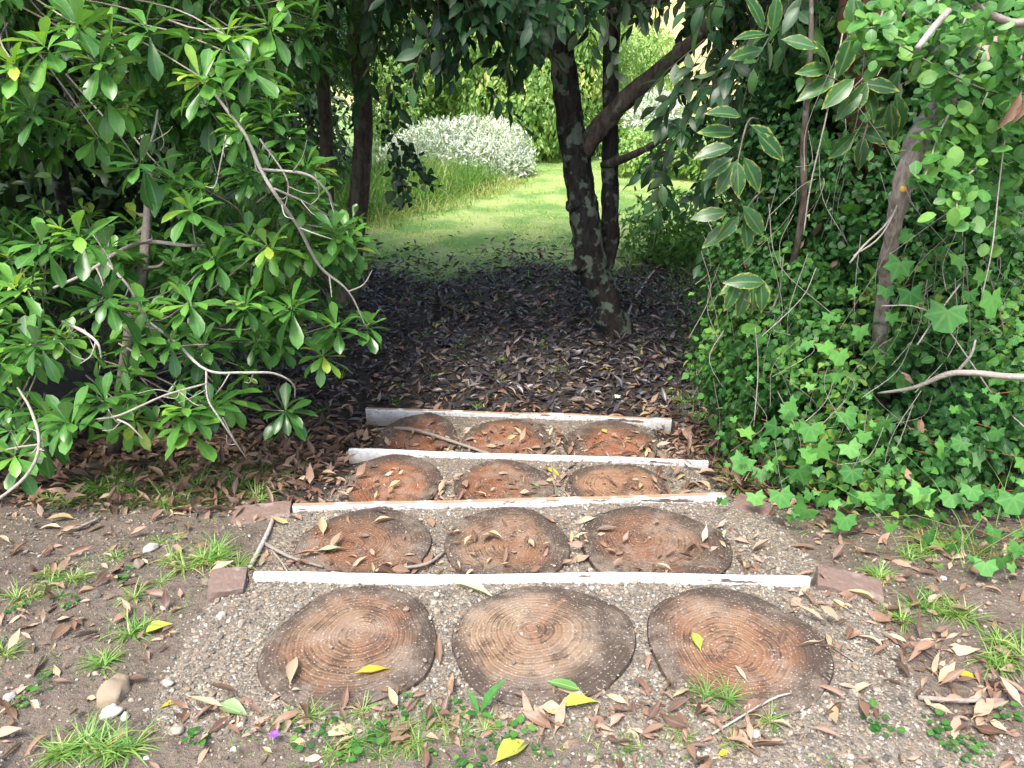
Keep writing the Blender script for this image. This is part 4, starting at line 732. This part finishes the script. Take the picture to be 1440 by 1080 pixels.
# tufts: single plants
TUFT = []
for k_ in range(7):
    g = Geo(); n = int(U(26, 48)); a = U(0, 6.28, n); blades(g, .012 * np.cos(a) * U(0, 1, n), .012 * np.sin(a) * U(0, 1, n), U(.03, .11, n), U(.0022, .0042, n), np.clip(U(.4, .8) + rng.normal(0, .15, n), 0, .97), TBL, 1.3, np.zeros(n)); o = g.build('grass_tuft', M['grass']); TUFT.append(o.data); bpy.data.objects.remove(o)
def tuft(x, y, s, label, grp, k_=None):
    o = bpy.data.objects.new('grass_tuft', TUFT[rng.integers(0, 7) if k_ is None else k_]); COL.objects.link(o); o.location = (x, y, float(surface(x, y)) - .004); o.scale = (s, s, s * U(.8, 1.1)); o.rotation_euler = (0, 0, U(0, 6.28)); return tag(o, label, 'grass', grp)
def tufts(pts, label, grp, spread=0.02, s=(.7, 1.2), rep=1):
    for px, py in pts:
        for _ in range(rep):
            p = onz(px + U(-18, 18) * (rep > 1), py + U(-9, 9) * (rep > 1), -.06); tuft(p[0], p[1], U(*s), label, grp)
tufts([(275, 780), (300, 772), (320, 778), (250, 785), (290, 785)], 'grass tuft in the bright clump left of the broken brick', 'bright grass clump by the left brick', rep=2)
tufts([(110, 1065), (130, 1060), (150, 1072), (95, 1075), (170, 1068)], 'yellowish grass tuft in the clump at the lower left', 'yellowish grass clump at lower left', s=(.8, 1.2), rep=2)
tufts([(60, 815), (85, 830), (30, 845), (70, 800), (105, 815)], 'grass tuft growing through dry leaves at the far left of the soil', 'grass among leaves at the far left', rep=2, s=(.5, .9))
tufts([(145, 945), (150, 935), (185, 895), (200, 890)], 'small grass tuft on bare soil beside the yellow green crumpled leaf', 'grass tufts on the bare soil left of the gravel', rep=1)
tufts([(0, 925), (10, 930), (190, 840), (225, 815), (160, 770), (220, 745), (245, 740)], 'small grass tuft between pebbles on the left soil', 'grass tufts between pebbles', s=(.5, .9))
tufts([(400, 1030), (440, 1020), (480, 1050), (560, 1040), (590, 1060), (620, 1035), (520, 1025), (650, 1050), (540, 1065), (460, 1070), (600, 1020), (690, 1030), (575, 1050), (500, 1062)], 'low grass tuft in the green strip before the nearest logs', 'green strip before the nearest logs', rep=2, s=(.35, .75))
tufts([(980, 1010), (1020, 1005), (990, 1000), (880, 1060), (960, 1050), (1030, 1060), (1080, 1030)], 'short grass tuft on the gravel at the foot of the right log', 'grass at the foot of the right log', s=(.5, .9))
tufts([(1235, 805), (1245, 800), (1320, 870), (1340, 875), (1300, 860), (1395, 910), (1400, 940), (1420, 930), (1300, 760), (1340, 755), (1370, 770), (1310, 745), (1290, 770), (1270, 875)], 'grass tuft among the dry leaves right of the right brick', 'grass right of the steps', rep=2, s=(.7, 1.15))
for _ in range(70):
    x, y = U(-1.9, -1.0), U(2.65, 3.3); tuft(x, y, U(.7, 1.3), 'grass tuft in the leaf litter below the glossy shrub', 'grass tufts below the glossy shrub')
for _ in range(60):
    x, y = U(-1.2, 1.4), U(4.25, 7.8); tuft(x, y, U(.6, 1.1), 'sparse grass tuft in the shaded leaf litter beyond the steps', 'grass tufts in the shaded litter')
for _ in range(26):
    x, y = U(1.0, 1.3), U(2.9, 4.6); tuft(x, y, U(.7, 1.3), 'grass tuft squeezed between the steps and the climber', 'grass tufts beside the climber')
g = Geo(); n = 60000; x, y = U(-1.9, 2.0, n), U(1.15, 2.75, n); _, wt = ground(x, y, False); pa = fbm(x, y, 3.2) + .5 * fbm(x, y, 9)
pr = np.maximum(sstep(.12, .5, pa) * (wt < .35) * .5, .75 * np.exp(-((y - 1.33) / .07) ** 2) * sstep(-.85, -.6, x) * sstep(.5, .2, x) * sstep(-.5, .3, pa)); q = (rng.random(n) < pr) & ~in_log(x, y, 1.0); x, y = x[q], y[q]; n = len(x)
blades(g, x, y, U(.008, .028, n), U(.0018, .0045, n), np.clip(.5 + rng.normal(0, .22, n), 0, 1), TB, 1.4, surface(x, y) - .002); tag(g.build('low_grass', M['grass']), 'low sparse green growth in patches on the soil around the steps', 'grass', kind='stuff')
# long grass leaning out of the climber on the right
root = thing('arching_grass', 'tall arching grass clump in front of the climber at the right border', 'grass'); g = Geo(); n = 30; c_ = onz(1395, 785, -.02)
blades(g, c_[0] + rng.normal(0, .09, n), c_[1] + rng.normal(.08, .07, n), U(.2, .6, n), U(.002, .0036, n), U(.4, .8, n), TBL, .7); g.build('blades', M['grass'], root)
# small round-leaved weeds
WEED = []
for k_ in range(4):
    g = Geo(); n = 9; a = np.arange(n) * 2.4; s = U(.012, .03, n); pos = np.stack([np.cos(a) * U(.005, .035, n), np.sin(a) * U(.005, .035, n), U(.008, .03, n)], 1); inst_mix(g, TR, pos, frames(np.stack([np.cos(a), np.sin(a), U(-.1, .4, n)], 1), np.tile([0, 0, 1.], (n, 1))), np.stack([s * .9, s, s], 1), U(.3, .88, n)); o = g.build('weed', M['ivy']); WEED.append(o.data); bpy.data.objects.remove(o)
for grp, lb, pts in (('seedlings in the green strip', 'tiny round leaved weed in the green strip before the nearest logs', [(520, 1060), (560, 1020), (700, 1050), (430, 1050), (600, 1070), (660, 1075), (640, 1010), (470, 1035), (580, 1000), (730, 1040), (760, 1065), (540, 1045), (490, 1075)]), ('weeds on the right gravel', 'light green weed on the gravel at the lower right', [(1310, 1030), (1325, 1045), (1345, 1060), (1360, 1050), (1225, 1025), (1410, 1010), (1380, 1060), (1240, 1040)]), ('weeds on the left soil', 'small round green weed on the soil at the left', [(32, 1000), (95, 845), (20, 860), (30, 855), (62, 970), (280, 1050), (170, 810), (180, 800)]), ('weeds in the litter', 'green seedling in the litter behind the farthest board', [(590, 562), (620, 550), (690, 560), (650, 545), (560, 545)])):
    for px, py in pts:
        p = onz(px, py, -.05 if py > 700 else -.5); o = bpy.data.objects.new('weed', WEED[rng.integers(0, 4)]); COL.objects.link(o); s = U(.5, .85); o.scale = (s, s, s); o.rotation_euler = (0, 0, U(0, 6)); o.location = (p[0], p[1], float(surface(p[0], p[1]))); tag(o, lb, 'weed', grp)
g = Geo(); p = onz(675, 1015, -.05); a = np.array([.1, 2.2, 4.0, 5.2]); inst_mix(g, TE, np.tile(p, (4, 1)), frames(np.stack([np.cos(a) * .5, np.sin(a) * .4, [1.6, .5, .4, .5]], 1), np.stack([-np.cos(a), -np.sin(a) - .6, np.full(4, .4)], 1)), np.array([[.025, .12, .12], [.016, .07, .07], [.016, .06, .06], [.015, .06, .06]]), np.array([.3, .3, .2, .4]))
o = g.build('plantain', M['star'], loc=tuple(p)); o.location[2] = float(surface(p[0], p[1])); tag(o, 'single upright broad leaf weed between the left and middle logs in front', 'weed')
g = Geo(); p = onz(388, 1048, -.03); a = np.arange(5) * 1.257; inst_mix(g, TR, np.zeros((5, 3)) + [0, 0, .03], frames(np.stack([np.cos(a), np.sin(a), np.full(5, .4)], 1), np.tile([0, 0, 1.], (5, 1))), np.full((5, 3), .012), np.full(5, .5)); tube(g, [(0, 0, 0), (.002, 0, .015), (0, 0, .03)], .001, 4, 2); o = g.build('violet_flower', M['violet']); o.location = (p[0], p[1], float(surface(p[0], p[1]))); tag(o, 'tiny violet flower in the grass before the left log', 'flower')
g = Geo(); p = onz(868, 563, -.5); a = np.arange(8) * .785; inst_mix(g, TE, np.zeros((8, 3)) + [0, 0, .02], frames(np.stack([np.cos(a), np.sin(a), np.full(8, .3)], 1), np.tile([0, 0, 1.], (8, 1))), np.tile([.012, .024, .024], (8, 1)), np.full(8, .5)); o = g.build('fallen_flower', M['petal']); o.location = (p[0], p[1], float(surface(p[0], p[1])) + .01); tag(o, 'small white fallen flower on dark leaf litter behind the farthest board', 'flower')

# ------------------------------------------------------------------ leaf litter
def lying(n, tilt=.3):
    return yaw_frames(n, tilt)
g = Geo(); n = 30000; y = 2.62 + 6.8 * rng.random(n) ** 1.1; x = U(-1, 1, n) * (1.5 + .28 * y); _, wt = ground(x, y, False)
e = 8.0 + .22 * np.sin(x * 1.7) + .2 * np.sin(x * 3.9 + 1); q = (rng.random(n) < (1 - sstep(.2, .6, wt) * .93) * (1 - sstep(e - 1.2, e + 1.3, y) * .97) * np.where((np.abs(x) > 1) & (y < 2.9), .6, 1)) & ~((y > 1.9) & (y < 4.15) & (np.abs(x) < .82)); x, y = x[q], y[q]; n = len(x)
L = U(.05, .12, n); wet = .94 * sstep(3.7, 4.9, y + .4 * fbm(x, y, 1.5)) ; isw = rng.random(n) < wet  # past the steps, mostly wet leaves with shade in their colour
pos = np.stack([x, y, surface(x, y) + U(.002, .03, n)], 1); R = lying(n, .4); S = np.stack([L * U(.16, .3, n), L, L], 1)
inst_mix(g, TD, pos[~isw], R[~isw], S[~isw], np.clip(rng.beta(1.6, 2.4, (~isw).sum()) * .95, 0, 1), 0); inst_mix(g, TD, pos[isw], R[isw], S[isw], np.clip(rng.beta(1.3, 1.3, isw.sum()), 0, 1), 1)
tag(g.build('leaf_litter', [M['dead'], M['dead_wet_shade']]), 'deep litter of brown and wet leaves under the trees, shade put into their colour', 'leaf litter', kind='stuff')
# fine crumbs of leaf on the soil and along the boards
g = Geo(); n = 21000; x, y = U(-2, 2.2, n), U(1.1, 4.05, n); pr = np.zeros(n); _, wt = ground(x, y, False)
for k_ in range(4):
    d = y - by(k_, x) - .03; pr = np.maximum(pr, np.where((d > 0) & (d < .56) & (np.abs(x) < .9), np.minimum(1, (.58 - d) / .3), 0) * ((.45, .75, .95)[k_] if k_ < 3 else 0))
dr1 = np.exp(-((y - 1.43) / .07) ** 2) * (np.abs(x + .1) < .75) * .9; pr = np.maximum(pr, dr1); pr = np.maximum(pr, (.1 + .25 * sstep(-.1, .5, fbm(x, y, 1.8))) * (wt < .3) * (y < 2.8)); pr = np.maximum(pr, .8 * np.exp(-((x - 1.15 - .1 * np.sin(y * 9)) / .14) ** 2) * (y < 2.1) * (y > 1.4))
q = rng.random(n) < pr * np.where(in_log(x, y, .9), np.where(y < 2.0, .06, .3), 1); x, y = x[q], y[q]; n = len(x); L = U(.015, .06, n) * np.where(rng.random(n) < .3, 1.8, 1)
inst_mix(g, TD, np.stack([x, y, surface(x, y) + U(.002, .012, n)], 1), lying(n, .4), np.stack([L * U(.2, .4, n), L, L], 1), np.clip(rng.beta(2.2, 2, n), 0, .88)); tag(g.build('leaf_crumbs', M['dead']), 'small broken leaf crumbs strewn over soil and treads', 'leaf debris', kind='stuff')
# single fallen leaves
LM = []
for k_, tp in enumerate(TD):
    for tn in (.2, .38, .5, .58, .68, .78, .86):
        g = Geo(); L = 1.; inst(g, tp, np.zeros((1, 3)), np.eye(3)[None], np.array([[(.17, .21, .25, .19, .28, .2, .23)[k_], 1, 1]]), np.array([tn])); o = g.build('fallen_leaf', M['dead']); o.data.materials[0] = M['dead']; LM.append(o.data); bpy.data.objects.remove(o)
def drop(me, x, y, L, label, grp=None, yaw=None, name='fallen_leaf', lift=.004, tilt=.2):
    o = bpy.data.objects.new(name, me); COL.objects.link(o); o.scale = (L, L, L); o.rotation_euler = (rng.normal(0, tilt), rng.normal(0, tilt), U(0, 6.28) if yaw is None else yaw)
    o.location = (x, y, float(surface(x, y)) + lift + L * .03); return tag(o, label, 'leaf', grp)
ZN = [('brown fallen leaves on the left soil', 'dry brown leaf lying on the open soil left of the steps', 90, lambda: (U(-1.75, -1.0), U(1.3, 2.6))), ('leaves drifted before the nearest logs', 'dry reddish leaf in the drift along the front of the nearest logs', 60, lambda: (U(-.75, .75), 1.42 + .07 * rng.normal())),
      ('leaves drifted right of the nearest row', 'curled pale brown leaf in the drift right of the nearest log row', 62, lambda: (1.12 + .16 * rng.normal(), U(1.42, 1.95))), ('leaves right of the brick', 'dry leaf on the soil between the right brick and the climber', 48, lambda: (U(1.0, 1.75), U(1.85, 2.4))),
      ('leaves on the treads', 'dry leaf lying on a tread behind one of the white boards', 95, lambda: (U(-.85, .85), rng.choice([U(2.12, 2.5), U(2.12, 2.3), U(2.8, 3.2), U(2.8, 3.0), U(3.5, 3.9), U(3.5, 3.7)])))]
for grp, lb, n, f in ZN:
    for _ in range(n):
        x, y = f()
        if 'drifted before' in grp and in_log(np.array(x), np.array(y), .92): continue
        drop(LM[rng.integers(0, len(LM))], x, y, U(.045, .105), lb, grp, lift=U(.002, .014))
gaps = [(-.18, 1.62), (-.2, 1.55), (-.16, 1.5), (-.17, 1.58), (.36, 1.52), (.38, 1.5), (.33, 1.48), (.36, 1.6)]
for x, y in gaps: drop(LM[rng.integers(0, len(LM))], x + U(-.03, .03), y, U(.07, .1), 'dry leaf caught in a gap between two of the nearest logs', 'leaves in the gaps between the nearest logs')
def special(px, py, z, L, ratio, mt, tn, yaw, label, tp=0, name='fallen_leaf'):
    g = Geo(); inst(g, TD[tp] if tp < 10 else TE[0], np.zeros((1, 3)), np.eye(3)[None], np.array([[ratio, 1, 1]]), np.array([tn])); o = g.build(name, M[mt]); p = onz(px, py, z); me = o.data; bpy.data.objects.remove(o); o = drop(me, p[0], p[1], L, label, None, math.radians(yaw), name, .006, .08); return o
special(493, 953, -.012, .115, .26, 'yellow', .15, -72, 'bright yellow leaf lying across the rings of the left nearest log', 0)
special(198, 895, -.05, .09, .5, 'yellow', .75, -60, 'crumpled yellow green leaf on the soil left of the gravel', 3)
special(690, 1082, -.04, .13, .4, 'yellow', .7, -50, 'large yellow green leaf at the bottom border', 3)
special(1338, 942, -.03, .1, .3, 'yellow', .05, -95, 'bright yellow leaf on the leaf drift at right', 0)
special(986, 922, -.012, .085, .34, 'yellow', .9, 5, 'lime green leaf lying on the right nearest log', 3)
special(635, 812, .0, .15, .24, 'green_fallen', .95, -115, 'long pale green leaf leaning on the nearest board', 3)
special(305, 1000, -.04, .1, .42, 'green_fallen', .3, -110, 'flat green leaf at the corner of the gravel left of the logs', 3)
special(820, 985, -.03, .1, .34, 'green_fallen', .0, 65, 'green leaf under the front of the middle nearest log', 0)
special(830, 990, -.03, .13, .22, 'dead', .84, 60, 'long cream leaf at the front of the middle nearest log', 0)
special(408, 975, -.02, .12, .26, 'dead', .83, 6, 'grey flat strip of bark on the rim of the left nearest log', 3, 'bark_strip')
special(775, 1010, -.04, .13, .3, 'yellow', .6, -75, 'yellowish leaf before the middle nearest log', 3)
special(222, 1008, -.04, .08, .3, 'yellow', .3, -40, 'small yellow leaf on the bare soil at lower left', 0)
special(1005, 1068, -.04, .05, .6, 'yellow', .1, -90, 'small yellow leaf at the bottom right gravel', 3)
special(1160, 824, -.04, .06, .6, 'yellow', .4, -90, 'yellow leaf just behind the long greyish brick', 3)
special(455, 757, -.127, .1, .34, 'dead', .87, 15, 'pale grey leaf standing on the left log of the second step', 1)
special(440, 780, -.127, .12, .3, 'green_fallen', 1., -80, 'pale green leaf beside the twigs on the second step', 0)
special(360, 722, -.15, .12, .5, 'dead', .6, 20, 'broad orange brown leaf on the flat brick', 3)
special(855, 612, -.405, .1, .3, 'yellow', .5, 25, 'yellow leaf on the right log of the farthest step', 0)
special(875, 622, -.405, .1, .26, 'dead', .9, -50, 'cream leaf on the right log of the farthest step', 0)
special(738, 680, -.288, .13, .2, 'green_fallen', .3, -115, 'long green leaf on the middle log of third step', 0)
special(765, 652, -.288, .12, .3, 'yellow', .2, -140, 'yellow leaf behind the middle log of third step', 0)
special(735, 615, -.405, .1, .3, 'dead', .88, 30, 'pale leaf on the middle log of the farthest step', 1)
special(625, 688, -.288, .12, .24, 'dead', .87, 15, 'silvery leaf between left and middle logs of third step', 0)
special(840, 520, -.5, .13, .3, 'yellow', .1, -70, 'orange yellow leaf on dark litter beyond the steps', 0)
# twigs and sticks on the ground
def stick(pts, r, label, tn=.6, grp=None, name='stick', z=None):
    g = Geo(); P = []
    for px, py, zz in pts:
        p = onz(px, py, zz); p[2] = float(surface(p[0], p[1])) + np.max(r) * .9 + .004; P.append(p)
    for i_ in range(1, len(P) - 1): P[i_][2] = max(P[i_][2], (P[i_ - 1][2] + P[i_ + 1][2]) / 2)
    tube(g, P, r, 7, 4, rough=.2, tint=tn); o = g.build(name, M['twig']); return tag(o, label, 'stick', grp)
stick([(520, 597, -.44), (575, 606, -.4), (640, 625, -.4), (700, 645, -.4), (760, 655, -.42)], [.012, .011, .009, .007, .005], 'pale dead stick lying across the left log of the farthest step', .4)
stick([(590, 418, -.5), (625, 432, -.5), (660, 450, -.5)], [.018, .022, .012], 'black stick lying in the dark litter beyond the steps', .0)
stick([(350, 792, -.1), (375, 755, -.13), (385, 730, -.15)], [.008, .009, .007], 'grey twig leaning toward the left brick', .75)
stick([(372, 765, -.13), (410, 790, -.14), (455, 806, -.14)], [.007, .006, .004], 'forked brown twig in the heap on the second step', .4)
stick([(378, 768, -.13), (395, 790, -.14), (405, 805, -.14)], [.004, .004, .003], 'thin reddish twig in the heap on the second step', .45)
stick([(560, 805, -.13), (600, 795, -.13), (625, 775, -.13)], [.006, .006, .004], 'grey twig under the gap of the left and middle logs, second step', .5)
stick([(95, 750, -.1), (115, 738, -.1), (140, 722, -.1)], [.007, .007, .005], 'slanting brown stick on the soil at the far left', .5)
stick([(1000, 1040, -.04), (1080, 1000, -.04), (1110, 990, -.04)], [.003, .003, .002], 'thin straw twig before the right nearest log', .7)
stick([(1200, 935, -.04), (1170, 915, -.04), (1160, 900, -.04)], [.003, .003, .002], 'fine dark twig on the gravel beside the right nearest log', .3)
stick([(1290, 985, -.03), (1350, 988, -.03), (1410, 985, -.03)], [.006, .007, .005], 'pinkish stick in the leaf drift at the right', .45)
stick([(875, 470, -.5), (895, 420, -.5), (935, 372, -.5), (985, 395, -.5)], [.012, .012, .01, .008], 'curved pale branch on the ground right of the forked tree', .7)
